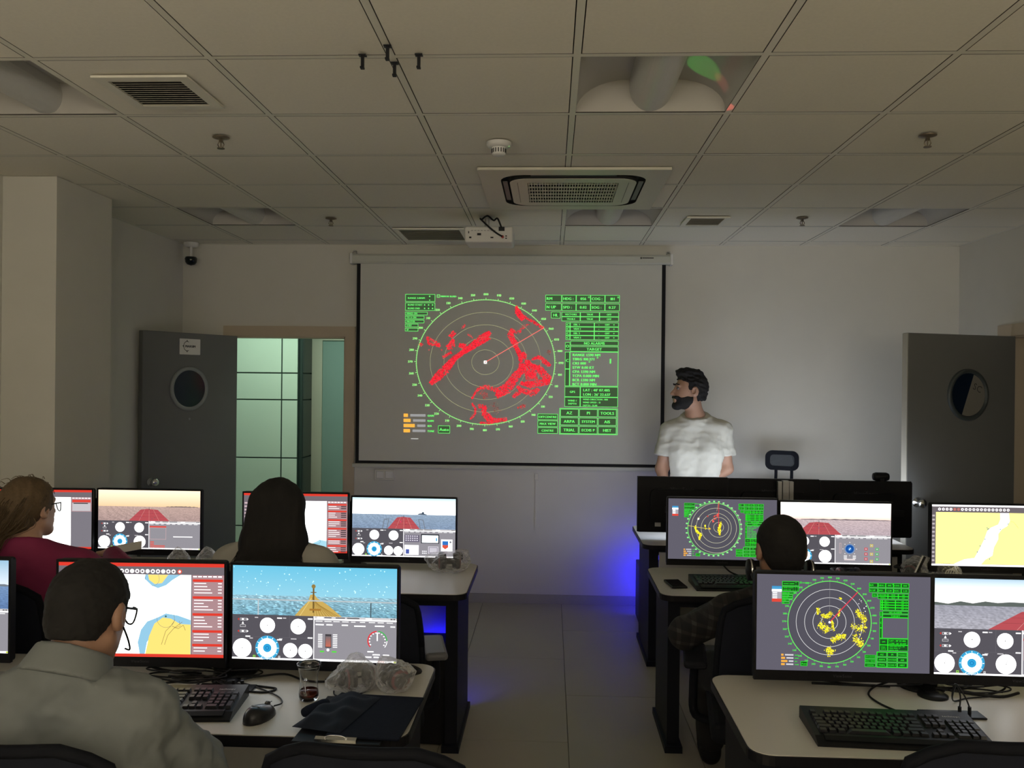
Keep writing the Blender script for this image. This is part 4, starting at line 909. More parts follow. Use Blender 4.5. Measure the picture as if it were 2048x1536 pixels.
def stand(label, x, y, w_=.5, back=1, alu=False):
    t = thing('monitor_stand', label, 'monitor stand', (x, y, .74), 0, 'shared monitor stands')
    MB().lathe([(.0, 0), (.044, 0), (.044, .006), (.03, .012), (0, .012)], 28, (0, -.085, 0)).ob('clamp_disc', m_black, t, smooth=True)
    MB().lathe([(.0, 0), (.070, 0), (.070, .006), (.05, .012), (0, .012)], 28).ob('base_disc', m_black, t, smooth=True)
    MB().box(-.02, .02, -.085, .0, .004, .014).ob('clamp_arm', m_black, t)
    MB().box(-.045, -.008, -.016, .016, .012, .33).box(.008, .045, -.016, .016, .012, .33).box(-.008, .008, -.010, .016, .012, .33).ob('pole', m_pole, t)
    MB().box(-w_/2, w_/2, -.03*back-.012, -.03*back+.012, .18, .215).ob('crossbar', m_black, t)
for lab, x, y in (('monitor stand under the seam between the chart and the yellow ship', -1.012, NEARY+.075), ('monitor stand on the far left desk in front', -2.26, NEARY+.075), ('monitor stand behind the dark-haired woman', -1.005, ROW2L+.09), ('monitor stand behind the woman in magenta', -2.295, ROW2L+.06), ('monitor stand under the seam beside the near radar monitor', 1.182, NEARR+.075), ('monitor stand behind the man in plaid', 1.12, ROW2R+.075), ('monitor stand of the yellow strait chart monitor', 2.39, ROW2R+.09)): stand(lab, x, y)
ts = thing('monitor_stand', 'tall aluminium pole rising behind the middle instructor monitor', 'monitor stand', (1.395, 5.135, .74), 0, 'shared monitor stands')
MB().lathe([(.0, 0), (.06, 0), (.06, .008), (.03, .014), (0, .02)], 24).ob('base_disc', m_black, ts, smooth=True)
m_alu = mat('brushed_aluminium', (.42, .42, .42), .35, metal=.8, noise=.06)
MB().box(-.045, -.022, -.016, .016, .015, .38).box(-.018, .018, -.02, .016, .015, .385).box(.022, .045, -.016, .016, .015, .38).ob('pole', m_alu, ts)
MB().box(-.7, .7, .012, .034, .18, .215).ob('crossbar', m_black, ts)
wc = thing('webcam', 'black webcam clipped on the rightmost instructor monitor', 'webcam', (1.985, 5.225, 1.125))
ob('camera_body', MB().lathe([(0, -.045), (.02, -.045), (.026, -.03), (.026, .03), (.02, .045), (0, .045)], 18, (0, 0, .022), 'x').mesh('m', True), m_black, wc)
MB().box(-.012, .012, -.024, -.018, -.04, .02).ob('clip', m_black, wc)
MB().box(-.001, .008, -.0255, -.0245, -.035, -.005).box(.016, .022, -.0255, -.0245, -.035, -.005).ob('clip_print', mat('pale_print', (.4, .4, .4), .5, noise=0), wc)
tg = tag(ob('sticker', bevbox(.035, .002, .024, .0005, 1), mat('pale_sticker', (.5, .5, .47), .6, noise=.03), loc=(.655, 5.193, .842)), 'small pale sticker low on the leftmost instructor monitor', 'sticker')

# ------------------------------------------------------------------ computers with blue lamps under the desks
def tower(label, x, y, led_side, power):
    t = thing('computer_tower', label, 'computer', (x, y, 0), 0, 'computer towers under the desks')
    ob('case', bevbox(.19, .40, .40, .004, 1, c=(0, 0, .21)), m_black, t)
    for q in (-.07, .07):
        MB().cyl((q, -.15, 0), .012, .012, 10).cyl((q, .15, 0), .012, .012, 10).ob('foot', m_black, t)
    MB().box(-.06, .06, led_side*.2015-.001, led_side*.2015+.001, .12, .36).ob('lit_fan_panel', mat('blue_led_%g' % power, (.0, .0, .05), .4, noise=0, emit=(.012, .008, 1.0), es=power), t)
tower('computer tower with a blue lamp between the instructor desk and the wall', .73, 6.07, 1, 24.)
tower('computer tower with a blue lamp under the desk of the dark-haired woman', -.56, 4.14, 1, 16.0)

# ------------------------------------------------------------------ office chairs
m_mesh = mat('black_chair_mesh', (.011, .013, .022), .8, noise=.2, scale=400, spec=.2)
m_seat = mat('black_seat_fabric', (.013, .014, .019), .85, noise=.15, scale=200, spec=.2)
m_armp = mat('grey_armrest_pad', (.13, .13, .14), .5, noise=.04)
m_chair = mat('matt_black_chair_plastic', (.008, .009, .013), .7, noise=.1, spec=.12)
def chair_parts(t, back_h=.50, headrest=False, arms=True, pad=None, lift=0.):
    mb_ = m_mesh
    # seat cushion
    ob('seat', bevbox(.49, .48, .075, .03, 3, c=(0, .02, .475)), m_seat, t)
    # curved backrest: rounded frame with mesh panel
    n, k = 22, 14; v = []; wv = lambda u: .235*(1-.16*u**3)
    out = rrect(-1, 1, -1, 1, .28, 6)
    def B(a, b, off): # a in -1..1 across, b in -1..1 up
        hh = .52+.04+(b+1)/2*back_h; u = (b+1)/2
        return (a*wv(u), -.235-.05*u**2-.02+.05*(a*a)*.9-.02*math.sin(u*3)+off, hh)
    m1 = MB(); c_ = [B(a*.96, b*.96, 0) for a, b in out]; nn = len(c_)
    grid = MB()
    G_ = 12
    for off in (-.006, .006):
        pts = []; 
        for j in range(G_+1):
            for i in range(G_+1):
                a, b = -1+2*i/G_, -1+2*j/G_
                # round the corners by squeezing
                q = max(0, abs(b)-.72)/.28; a2 = a*(1-.28*(1-math.sqrt(max(0, 1-q*q))))
                pts.append(B(a2*.97, b*.97, off))
        grid.add(pts, [(j*(G_+1)+i, j*(G_+1)+i+1, (j+1)*(G_+1)+i+1, (j+1)*(G_+1)+i) for j in range(G_) for i in range(G_)])
    grid.ob('backrest', mb_, t, smooth=True)
    edge = []
    for j in range(48):
        th = 2*math.pi*j/48; b = max(-1, min(1, 1.25*math.sin(th))); a = max(-1, min(1, 1.25*math.cos(th)))
        q = max(0, abs(b)-.72)/.28; a2 = a*(1-.28*(1-math.sqrt(max(0, 1-q*q)))); edge.append(B(a2*.985, b*.985, 0))
    edge.append(edge[0]); MB().tube(edge, .013, 8).ob('back_frame', m_chair, t, smooth=True)
    MB().tube(spline([(0, -.10, .43), (0, -.26, .45), (0, -.31, .56), (0, -.315, .75)], 5), .022, 8).ob('back_post', m_chair, t, smooth=True)
    for s_ in ((-1, 1) if arms else ()):
        MB().tube(spline([(s_*.20, .0, .44), (s_*.29, .0, .46), (s_*.30, -.0, .56), (s_*.295, .0, .655+lift)], 5), .016, 8).ob('arm_post', m_chair, t, smooth=True)
        ob('armrest', bevbox(.085, .25, .03, .013, 3, c=(s_*.295, .03, .672+lift)), pad or m_seat, t)
    MB().cyl((0, 0, .10), .028, .20, 16).cyl((0, 0, .28), .018, .15, 16).ob('gas_lift', m_chair, t, smooth=False)
    bs = MB(); wh = []
    for i in range(5):
        a = math.radians(90+72*i); p = (math.cos(a)*.30, math.sin(a)*.30)
        bs.tube([(0, 0, .115), (p[0]*.5, p[1]*.5, .105), (p[0], p[1], .078)], [.03, .024, .016], 8); wh.append((p, a))
    bs.ob('star_base', m_chair, t)
    for p, a in wh:
        c = MB()
        for s_ in (-1, 1):
            q = (p[0]-s_*.014*math.sin(a)-.006*math.sin(a), p[1]+s_*.014*math.cos(a)+.006*math.cos(a)); 
            ax = Vector((-math.sin(a), math.cos(a), 0)); u = Vector((math.cos(a), math.sin(a), 0)); N = 14; vv = []
            for h_ in (-.007, .007):
                for i in range(N): th = 2*math.pi*i/N; vv.append(Vector((q[0], q[1], .029))+ax*h_+(u*math.cos(th)+Vector((0, 0, 1))*math.sin(th))*.029)
            c.add(vv, [(i, (i+1) % N, N+(i+1) % N, N+i) for i in range(N)]+[tuple(range(N-1, -1, -1)), tuple(range(N, 2*N))])
        c.cyl((p[0], p[1], .03), .008, .05, 8); c.ob('caster', m_chair, t)
    if headrest:
        hr = MB(); z0 = .60+back_h
        o_, i_ = rrect(-.115, .115, -.07, .07, .045), rrect(-.085, .085, -.042, .042, .028)
        def hp(p, y): return (p[0], y-.32+.9*p[0]**2*2.0, z0+.12+p[1])
        nq = len(o_)
        for ya, yb in ((-.012, .012),):
            hr.add([hp(p, ya) for p in o_]+[hp(p, ya) for p in i_]+[hp(p, yb) for p in o_]+[hp(p, yb) for p in i_], [(k, (k+1) % nq, nq+(k+1) % nq, nq+k) for k in range(nq)]+[(2*nq+k, 3*nq+k, 3*nq+(k+1) % nq, 2*nq+(k+1) % nq) for k in range(nq)]+[(k, 2*nq+k, 2*nq+(k+1) % nq, (k+1) % nq) for k in range(nq)]+[(nq+k, nq+(k+1) % nq, 3*nq+(k+1) % nq, 3*nq+k) for k in range(nq)])
        hr.ob('headrest_frame', m_chair, t)
        MB().add([hp(p, 0) for p in i_], [tuple(range(nq))]).ob('headrest_mesh', mat('dark_grey_mesh', (.05, .055, .06), .8, noise=.2, scale=300), t)
        for s_ in (-1, 1): MB().tube(spline([(s_*.055, -.30, z0-.12), (s_*.055, -.385, z0-.02), (s_*.055, -.385, z0+.08), (s_*.055, -.335, z0+.145)], 5), .011, 8).ob('headrest_arm', m_chair, t, smooth=True)
c0 = thing('office_chair', 'empty black office chair with its back to the camera, by the clipboard', 'chair', (-.36, 2.02, 0), math.radians(-4), 'black office chairs')
chair_parts(c0, .38)
ca = thing('office_chair', 'dark chair under the man in the white shirt', 'chair', (-1.06, 1.90, 0), 0., 'black office chairs'); chair_parts(ca, .415)
dup(ca, (.93, 2.05, 0), math.radians(3), 'empty black office chair cut by the lower right corner', 'black office chairs')
dup(ca, (-1.95, 3.18, 0), math.radians(-6), 'dark chair under the woman in magenta', 'black office chairs')
cw_ = thing('office_chair', 'armless dark chair under the dark-haired woman', 'chair', (-1.17, 3.26, 0), 0., 'black office chairs'); chair_parts(cw_, .415, arms=False)
dup(ca, (.84, 3.17, 0), math.radians(-8), 'dark chair under the man in plaid', 'black office chairs')
cg = thing('office_chair', 'empty chair with grey armrests behind the yellow ship monitor', 'chair', (-.72, 3.20, 0), math.radians(12), 'black office chairs'); chair_parts(cg, .39, pad=m_armp, lift=-.01)
ci_ = thing('office_chair', 'black chair with a headrest behind the instructor monitors', 'chair', (1.545, 5.93, 0), math.radians(157), 'black office chairs'); chair_parts(ci_, .43, True)

# ------------------------------------------------------------------ keyboards, mouse, phone, cables and other small things
m_key = mat('black_keycap', (.020, .020, .024), .38, noise=.05)
m_kb = mat('black_keyboard_body', (.008, .009, .011), .42, noise=.08, spec=.3)
def key_me():
    b, t_ = .0080, .0062
    v = [(-b, -b, 0), (b, -b, 0), (b, b, 0), (-b, b, 0), (-t_, -t_, .0085), (t_, -t_, .0085), (t_, t_+.001, .0085), (-t_, t_+.001, .0085)]
    return mesh('keycap', v, [(0, 3, 2, 1), (4, 5, 6, 7), (0, 1, 5, 4), (1, 2, 6, 5), (2, 3, 7, 6), (3, 0, 4, 7)])
KEY = key_me()
def keyboard(label, x, y, rz):
    t = thing('keyboard', label, 'keyboard', (x, y, .74), rz, 'black full-size keyboards')
    # body: sloped key bed with a raised rear edge and a broad palm rest in front
    prof = [(-.105, .0), (-.105, .006), (-.075, .019), (-.062, .020), (.072, .033), (.092, .035), (.097, .028), (.097, 0)]
    MB().prism(prof, -.228, .228, 'x').ob('body', m_kb, t)
    MB().prism([(-.095, .0145), (-.078, .021), (-.068, .022), (-.068, .012)], -.205, .205, 'x').ob('palm_rest', m_kb, t)
    u = .01905; x0 = -.213; sl = .0971; y_r = [-.053, -.034, -.015, .004, .023, .049]
    def zz(yy): return .0195+(yy+.062)*sl
    def key(cx, yy, w_=1., h_=1.): ob('key', KEY, m_key, t, loc=(x0+cx*u, yy, zz(yy)), rot=(math.atan(sl), 0, 0), scale=((w_*u-.003)/.016, (h_*u-.003)/.016, 1))
    rows = [[1.25, 1.25, 1.25, 6.25, 1.25, 1.25, 1.25, 1.25], [2.25]+[1]*10+[2.75], [1.75]+[1]*11+[2.25], [1.5]+[1]*12+[1.5], [1]*13+[2]]
    for r, row in enumerate(rows):
        c = 0
        for w_ in row: key(c+w_/2, y_r[r], w_); c += w_
    for c in (0, 2, 3, 4, 5, 6.5, 7.5, 8.5, 9.5, 11, 12, 13, 14): key(c+.5, y_r[5])
    for c in (15.4, 16.4, 17.4):
        key(c+.5, y_r[5]); key(c+.5, y_r[4]); key(c+.5, y_r[3]); key(c+.5, y_r[0])
    key(16.9, y_r[1])
    for r in (4, 3, 2, 1):
        for c in (18.7, 19.7, 20.7): key(c+.5, y_r[r])
    key(22.2, y_r[4]); key(22.2, (y_r[3]+y_r[2])/2, 1, 2); key(22.2, (y_r[1]+y_r[0])/2, 1, 2); key(19.7, y_r[0], 2); key(21.2, y_r[0])
    text_ob('print', 'technopc', .012, mat('white_print', (.75, .75, .75), .5, noise=0), t, (.175, .058, zz(.058)+.0008), (math.atan(sl), 0, 0))
    return t
kb0 = keyboard('keyboard beside the mouse, partly hidden by the man in the white shirt', -1.115, 2.418, math.radians(5))
dup(kb0, (.945, 2.378, .74), math.radians(-2.5), 'large keyboard on the near right desk')
dup(kb0, (.905, 4.075, .74), math.radians(2), 'keyboard behind the phone, before the man in plaid')
# mouse
ms = thing('mouse', 'black computer mouse beside the near left keyboard', 'mouse', (-.805, 2.365, .74), math.radians(-18))
v = []; N, Mh = 24, 9
for j in range(Mh):
    ph = j/(Mh-1)*math.pi/2
    for i in range(N):
        a = 2*math.pi*i/N; cx = .034*math.cos(a)*(1-.08*math.sin(a)); cy = .060*math.sin(a)
        k = math.cos(ph)**.55; z = .036*math.sin(ph)*(1-.28*(cy*k/.06))
        v.append((cx*k, cy*k, z+.001))
f = [(j*N+i, j*N+(i+1) % N, (j+1)*N+(i+1) % N, (j+1)*N+i) for j in range(Mh-1) for i in range(N)]+[tuple(range(N-1, -1, -1))]
ob('shell', mesh('mouse', v, f, True), mat('glossy_black_plastic', (.014, .014, .017), .3, noise=.05), ms)
ob('wheel', MB().cyl((-.004, .034, .028), .009, .008, 14, 'x').mesh(), mat('grey_rubber', (.08, .08, .08), .6, noise=0), ms)
MB().box(-.0006, .0006, .012, .055, .0285, .0305).ob('button_gap', m_print, ms)
MB().box(-.014, .014, -.020, -.015, .0395, .0408).ob('print', mat('grey_mouse_print', (.16, .16, .16), .5, noise=0), ms)
# tea glass
tgl = thing('tea_glass', 'small curved tea glass with a little dark tea left in it', 'glass', (-.709, 2.515, .74))
m_glass = mat('clear_glass', (.97, .98, .98), .02, noise=0, trans=1., ior=1.42)
so = [(0, 0), (.024, 0), (.0275, .003), (.029, .012), (.0295, .024), (.0265, .042), (.0255, .058), (.0275, .078), (.033, .100), (.0355, .108)]
si = [(.0343, .108), (.0318, .100), (.0262, .078), (.0242, .058), (.0252, .042), (.0280, .024), (.027, .013), (.022, .009), (0, .009)]
MB().lathe(so+si, 36).ob('glass_body', m_glass, tgl, smooth=True)
MB().lathe([(0, .0092), (.0218, .0092), (.0268, .0132), (.0278, .024), (.0270, .030), (0, .030)], 32).ob('tea', mat('dark_red_tea', (.16, .022, .008), .08, noise=0, trans=.55, ior=1.33), tgl, smooth=True)
MB().tube(spline([(0, -.0262, .068), (0, -.040, .073), (0, -.046, .056), (0, -.043, .034), (0, -.0300, .024)], 5), .0036, 8).ob('handle', m_glass, tgl, smooth=True)
# headsets in clear plastic bags
m_cup = mat('black_headset_foam', (.016, .015, .017), .7, noise=.1); m_cupr = mat('dark_red_headset_trim', (.12, .02, .025), .45, noise=.05)
def headset(label, loc, rz, tiltx=0., s=1.):
    t = thing('headset', label, 'headset', loc, rz, 'headsets left on the desks')
    t.rotation_euler = (tiltx, 0, rz); t.scale = (s, s, s)
    for sg_ in (-1, 1):
        c = ob('ear_cup', MB().lathe([(0, sg_*.000), (.038, sg_*.0), (.042, sg_*.008), (.040, sg_*.018), (.028, sg_*.024), (0, sg_*.026)], 24, (sg_*.030, 0, .043), 'x').mesh('c', True), m_cup, t)
        ob('trim_ring', MB().lathe([(.036, sg_*.016), (.0405, sg_*.018), (.036, sg_*.0215), (.030, sg_*.023)], 24, (sg_*.030, 0, .043), 'x').mesh('c', True), m_cupr, c)
        ob('ear_pad', MB().lathe([(.016, 0), (.020, -sg_*.012), (.034, -sg_*.014), (.040, -sg_*.006), (.038, 0)], 24, (sg_*.030, 0, .043), 'x').mesh('c', True), m_seat, t)
    MB().tube(spline([(-.058, 0, .05), (-.060, .05, .062), (-.03, .095, .055), (.03, .095, .055), (.060, .05, .062), (.058, 0, .05)], 6), .008, 8).ob('headband', m_cup, t, smooth=True)
    return t
def crumple(label, loc, rx, ry, rz_, seed, peaks=(), group='clear plastic bags on the desks', rot=0.):
    R = random.Random(seed); ph = [R.uniform(0, 6.3) for _ in range(12)]
    fr_ = [(R.uniform(-9, 9), R.uniform(-9, 9), R.uniform(-9, 9)) for _ in range(12)]
    bm = bmesh.new(); bmesh.ops.create_icosphere(bm, subdivisions=4, radius=1)
    for v_ in bm.verts:
        d = v_.co.normalized(); k = 1.
        for i in range(12): k += .030*abs(math.sin(fr_[i][0]*d.x+fr_[i][1]*d.y+fr_[i][2]*d.z+ph[i]))-.018
        for px, py, pz_, amp in peaks:
            q = max(0, d.dot(Vector((px, py, pz_)).normalized())); k += amp*q**14
        z = d.z*k*rz_; v_.co = Vector((d.x*k*rx, d.y*k*ry, max(z, -rz_*.82)+rz_*.82))
    me = bpy.data.meshes.new('bag'); bm.to_mesh(me); bm.free()
    o = tag(ob('plastic_bag', me, BAG, loc=loc, rot=(0, 0, rot)), label, 'plastic bag', group); return o
headset('headset in the left plastic bag beside the tea glass', (-.575, 2.60, .745), .5, 0., .80); crumple('clear plastic bag around a headset, between tea glass and clipboard', (-.585, 2.595, .741), .064, .055, .054, 3, ((-.9, -.4, -.2, .55), (.0, .1, 1, .35)))
headset('headset in the right plastic bag at the desk corner', (-.470, 2.615, .745), -.9, 0., .80); crumple('clear plastic bag around a headset at the near left desk corner', (-.470, 2.61, .741), .058, .058, .050, 5, ((-.5, .0, .8, .4), (.9, -.2, .4, .25)))
headset('headset in the bag on the far left desk corner', (-.50, 4.29, .745), .2, 0., 1.05); crumple('clear plastic bag around a black headset, on the corner of the far left desk', (-.50, 4.27, .741), .105, .085, .056, 8, ((.6, .2, .7, .35), (-.7, 0, .3, .2)))
crumple('crumpled clear bag peeping above the chart monitor, left one', (-1.775, 4.03, .741), .060, .05, .068, 11, ((0, 0, 1, .3),)); crumple('crumpled clear bag peeping above the near monitors, right one', (-1.635, 4.03, .741), .055, .05, .072, 12, ((0, 0, 1, .2),))
headset('headset in the bag at the right, below the pink dusk monitor', (1.80, 4.32, .745), .9, 0., .8); crumple('clear plastic bag below the pink dusk monitor, beside the black strip', (1.80, 4.30, .741), .062, .06, .055, 15, ((.3, .1, .9, .35),))
crumple('clear plastic bag with white cords below the yellow strait chart', (1.945, 4.27, .741), .066, .055, .052, 17, ((-.6, 0, .8, .4),))
cd_ = MB()
for k in range(4): cd_.tube(spline([(-.03+k*.012, 0, .02), (-.02+k*.014, -.01, .055+.006*k), (.015+k*.010, -.012, .05-.006*k), (.03, -.01, .012+.003*k)], 5), .0028, 6)
tag(cd_.ob('white_cord', m_white, loc=(1.955, 4.255, .745), smooth=True), 'white cord bundled in the bag below the yellow chart', 'cord')
sp = thing('plastic_strip', 'black and white strip leaning up beside the pink dusk monitor', 'strip', (1.735, 4.17, .74))
MB().box(-.008, .004, -.002, .002, 0, .15, Matrix.Rotation(math.radians(24), 4, 'Y')).ob('black_band', m_black, sp); MB().box(-.014, -.008, -.002, .002, 0, .15, Matrix.Rotation(math.radians(24), 4, 'Y')).ob('white_band', m_white, sp)
MB().box(-.016, .022, -.001, .001, .11, .155, Matrix.Rotation(math.radians(24), 4, 'Y')).ob('film_end', BAG, sp)
pk_ = thing('sensor_puck', 'dark domed gadget with a blue light between the two bags', 'gadget', (-.525, 2.74, .74))
MB().lathe([(0, 0), (.042, 0), (.045, .01), (.040, .030), (.024, .044), (0, .050)], 28).ob('dome', mat('dark_grey_gloss', (.05, .05, .055), .25, noise=.05), pk_, smooth=True)
ob('lamp', MB().lathe([(0, .003), (.007, .0), (0, -.003)], 12, (.005, -.034, .031)).mesh('m', True), mat('small_blue_led', (.02, .02, .3), .4, noise=0, emit=(.1, .12, 1.), es=2.5), pk_)
# clipboards and pouch
m_clip = mat('black_clipboard', (.012, .013, .017), .55, noise=.1, spec=.2); m_navy = mat('navy_cloth', (.010, .013, .024), .85, noise=.2, scale=60, bump=.3, spec=.15)
cb = thing('clipboard', 'black clipboard with a metal clip hanging over the desk front', 'clipboard', (-.545, 2.365, .741), math.radians(-2))
ob('board', bevbox(.235, .325, .005, .0015, 1, c=(0, 0, .0035)), m_clip, cb)
kl = MB(); kl.prism([(-.005, .006), (-.005, .014), (.006, .018), (.012, .010), (.030, .0075), (.030, .006)], -.055, .055, 'x'); kl.ob('clip', m_chrome, cb, loc=(.0, -.158, 0))
MB().tube(spline([(-.03, -.158, .016), (-.015, -.163, .024), (.015, -.163, .024), (.03, -.158, .016)], 4), .002, 6).ob('clip_lever', m_chrome, cb)
cb2 = tag(ob('folder', bevbox(.20, .305, .006, .002, 1), m_navy, loc=(-.475, 2.375, .7515), rot=(0, 0, math.radians(-4))), 'dark navy folder lying on the right of the clipboard', 'folder')
pch = MB(); nx, ny = 18, 22; pts = []
for s_ in (1, 0):
    for j in range(ny+1):
        for i in range(nx+1):
            a, b = i/nx*2-1, j/ny*2-1
            h_ = .020*(1-abs(a)**4)*(1-abs(b)**4)*(1+.35*math.sin(a*5+b*3)+.25*math.sin(b*9-a*4)) if s_ else 0
            pts.append((a*.068*(1-.05*b), b*.135, max(h_, 0)+.0006*s_))
q_ = (nx+1)*(ny+1)
for s_ in (0, 1):
    pch.f += [tuple(s_*q_+k for k in (j*(nx+1)+i, j*(nx+1)+i+1, (j+1)*(nx+1)+i+1, (j+1)*(nx+1)+i)) for j in range(ny) for i in range(nx)]
pch.v = pts
tag(pch.ob('cloth_pouch', mat('blue_black_nylon', (.014, .018, .030), .7, noise=.15, scale=30, bump=.4, spec=.2), loc=(-.585, 2.39, .7555), rot=(0, 0, math.radians(-14)), smooth=True), 'folded blue-black cloth pouch on top of the clipboard', 'pouch')
tag(MB().lathe([(0, -.045), (.012, -.045), (.015, -.03), (.015, .03), (.012, .045), (0, .045)], 16, (0, 0, .0155), 'x').ob('rolled_cloth', m_navy, loc=(-.655, 2.395, .7475), rot=(0, 0, math.radians(60)), smooth=True), 'small dark roll of cloth at the left of the pouch', 'cloth')
# phone
ph = thing('phone', 'black smartphone lying on the desk of the man in plaid', 'phone', (.600, 4.075, .741), math.radians(8))
ob('phone_body', bevbox(.074, .150, .009, .003, 2, c=(0, 0, .0045)), m_black, ph); ob('phone_screen', bevbox(.068, .142, .0006, 0, 1, c=(0, 0, .0093)), mat('dark_phone_glass', (.015, .014, .02), .08, noise=0), ph)
# socket plates with plugs
def socket(label, x, y):
    t = thing('desk_socket', label, 'socket', (x, y, .74), 0, 'black desk socket plates')
    ob('plate', bevbox(.175, .058, .006, .002, 1, c=(0, 0, .003)), m_black, t)
    for dx in (.022, .05): MB().cyl((dx, .0, .005), .005, .022, 10).ob('plug', m_black, t)
socket('black socket plate with two upright plugs on the near right desk', 1.168, 2.525); socket('black socket plate behind the near left keyboard', -.985, 2.585)
for k, (dx, tip) in enumerate((('left', (1.195, 2.56, .815)), ('right', (1.195, 2.565, .818)))):
    tag(MB().tube(spline([(1.168+(.022 if k == 0 else .05), 2.525, .765), (1.20-.004+k*.012, 2.535, .795), tip, (1.215, 2.62, .75), (1.28, 2.66, .744), (1.40, 2.69, .744)], 6), .0022, 6).ob('usb_cable', m_black, smooth=True), dx+' of the two thin cables rising from the near right socket plate', 'cable', 'thin socket cables')
ad = tag(ob('power_adapter', MB().cyl((0, 0, .0), .013, .045, 14, 'x').cyl((.045, 0, 0), .018, .012, 14, 'x').mesh(), m_black, loc=(-.675, 2.645, .757), rot=(0, 0, -.5)), 'black plug lying right of the tea glass', 'plug')
def cable(label, pts, r=.0032, grp='loose black cables'):
    return tag(MB().tube(spline([(x, y, z) for x, y, z in pts], 6), r, 6).ob('cable', m_black, smooth=True), label, 'cable', grp)
Z = .7435
cable('black mouse cable running from the mouse to the cable tangle', [(-.785, 2.428, .752), (-.775, 2.47, .746), (-.81, 2.53, Z), (-.90, 2.60, Z), (-.96, 2.63, .748), (-.93, 2.66, .75)], .0022)
cable('black cable looping flat beside the near monitor base', [(-.97, 2.62, Z), (-.87, 2.60, Z), (-.83, 2.585, Z), (-.855, 2.555, Z), (-.93, 2.565, Z), (-1.0, 2.60, .747), (-1.03, 2.62, .75)])
cable('black cable coiled left of the near monitor base', [(-1.02, 2.66, .75), (-1.12, 2.64, Z), (-1.2, 2.60, Z), (-1.16, 2.56, Z), (-1.08, 2.58, .748), (-1.10, 2.63, .75), (-1.2, 2.66, .748)])
cable('black cable arching from the chart monitor to the base', [(-1.36, 2.70, .80), (-1.25, 2.68, .765), (-1.13, 2.66, .757), (-1.05, 2.64, .752), (-1.0, 2.62, .75)], .0045)
cable('black cable drooping behind the near left keyboard', [(-1.32, 2.62, .77), (-1.2, 2.62, .752), (-1.10, 2.60, .75), (-1.04, 2.62, .757), (-1.0, 2.66, .775)])
cable('black cable running right from the base to the tea glass', [(-1.0, 2.65, .752), (-.92, 2.67, .75), (-.84, 2.70, .75), (-.76, 2.66, .745), (-.68, 2.66, .745), (-.60, 2.71, Z), (-.53, 2.76, Z)])
cable('black cable in front of the left plastic bag', [(-.655, 2.635, .752), (-.645, 2.56, Z), (-.615, 2.535, Z), (-.58, 2.545, Z), (-.54, 2.59, .748)], .0024)
cable('coiled black cable end beside the black plug', [(-.70, 2.67, Z), (-.67, 2.69, .75), (-.64, 2.67, .752), (-.66, 2.645, .752), (-.69, 2.655, .75), (-.68, 2.68, .757)], .004)
cable('black cable curving down to the near right keyboard', [(1.07, 2.74, .76), (1.02, 2.72, .75), (.985, 2.67, Z), (.99, 2.60, Z), (1.02, 2.54, Z), (1.03, 2.51, .755)])
cable('black cable running left under the near radar monitor', [(1.15, 2.74, .78), (1.02, 2.77, .762), (.88, 2.78, .75), (.80, 2.79, .76)], .004)
cable('second black cable left of the near right monitor base', [(1.16, 2.70, .77), (1.08, 2.73, .752), (.95, 2.75, .748), (.85, 2.78, .75)], .003)
cable('black cable tangle right of the near right monitor base', [(1.22, 2.72, .77), (1.30, 2.74, .752), (1.36, 2.77, .77), (1.42, 2.72, .76), (1.34, 2.69, Z), (1.27, 2.71, .75), (1.42, 2.75, .757)], .003)
cable('thick black cable ending right of the near right stand', [(1.20, 2.72, .752), (1.28, 2.70, .75), (1.38, 2.68, Z), (1.45, 2.70, .75)], .0045)
cable('flat black cable strip lying left of the near right stand', [(.84, 2.76, Z), (.95, 2.755, Z), (1.08, 2.75, Z)], .004)
cable('black cable drooping below the off-centre radar monitor', [(.86, 4.27, .80), (.90, 4.25, .765), (.98, 4.22, .75), (1.10, 4.23, .752)], .004)
headset('headset lying below the pink dusk monitor, left of the bag', (1.42, 4.12, .745), .1, 0., 1.0)
for k, (cx_, cy_, rr, ph_) in enumerate(((-1.09, 2.63, .055, 0.), (-1.15, 2.665, .075, 1.2), (-.985, 2.685, .05, 2.2), (1.33, 2.70, .06, .5), (1.25, 2.745, .05, 1.7))):
    pts = [(cx_+rr*(1+.12*j/14)*math.cos(ph_+j*.75)*1.5, cy_+rr*.5*math.sin(ph_+j*.75), Z+.002+.0022*j) for j in range(15)]
    cable(('first', 'second', 'third', 'fourth', 'fifth')[k]+' loop of coiled black cable, counted from the '+('chart monitor' if k < 3 else 'near right monitor stand'), pts, .0026)
# wall fittings
sw = thing('light_switch', 'double white light switch on the wall under the screen', 'switch', (-1.27, YF-.001, .968))
ob('plate', bevbox(.155, .010, .085, .003, 1, c=(0, -.005, 0)), m_wall, sw)
for q in (-.036, .036): ob('rocker', bevbox(.056, .008, .056, .003, 1, c=(q, -.012, .0)), m_white, sw)
sc_ = thing('security_camera', 'black dome camera in the upper left corner of the front wall', 'camera', (-2.765, 6.45, 0))
MB().lathe([(.055, 0), (.055, -.02), (.045, -.035), (0, -.035)], 24, (0, 0, ZC-.004)).ob('base', m_white, sc_, smooth=True)
MB().cyl((0, 0, 2.62), .010, .115, 12).cyl((0, 0, ZC-.012), .020, .011, 20).ob('stem', m_white, sc_)
MB().lathe([(.0, .034), (.040, .03), (.046, .016), (.042, -.010), (.028, -.028), (0, -.036)], 24, (0, 0, 2.597)).ob('dome', mat('black_dome', (.008, .012, .014), .15, noise=0), sc_, smooth=True)
tag(ob('wall_socket', bevbox(.03, .008, .05, .002, 1), m_wall, loc=(-.10, YF-.005, .97)), 'small white cable outlet on the wall under the screen', 'socket')
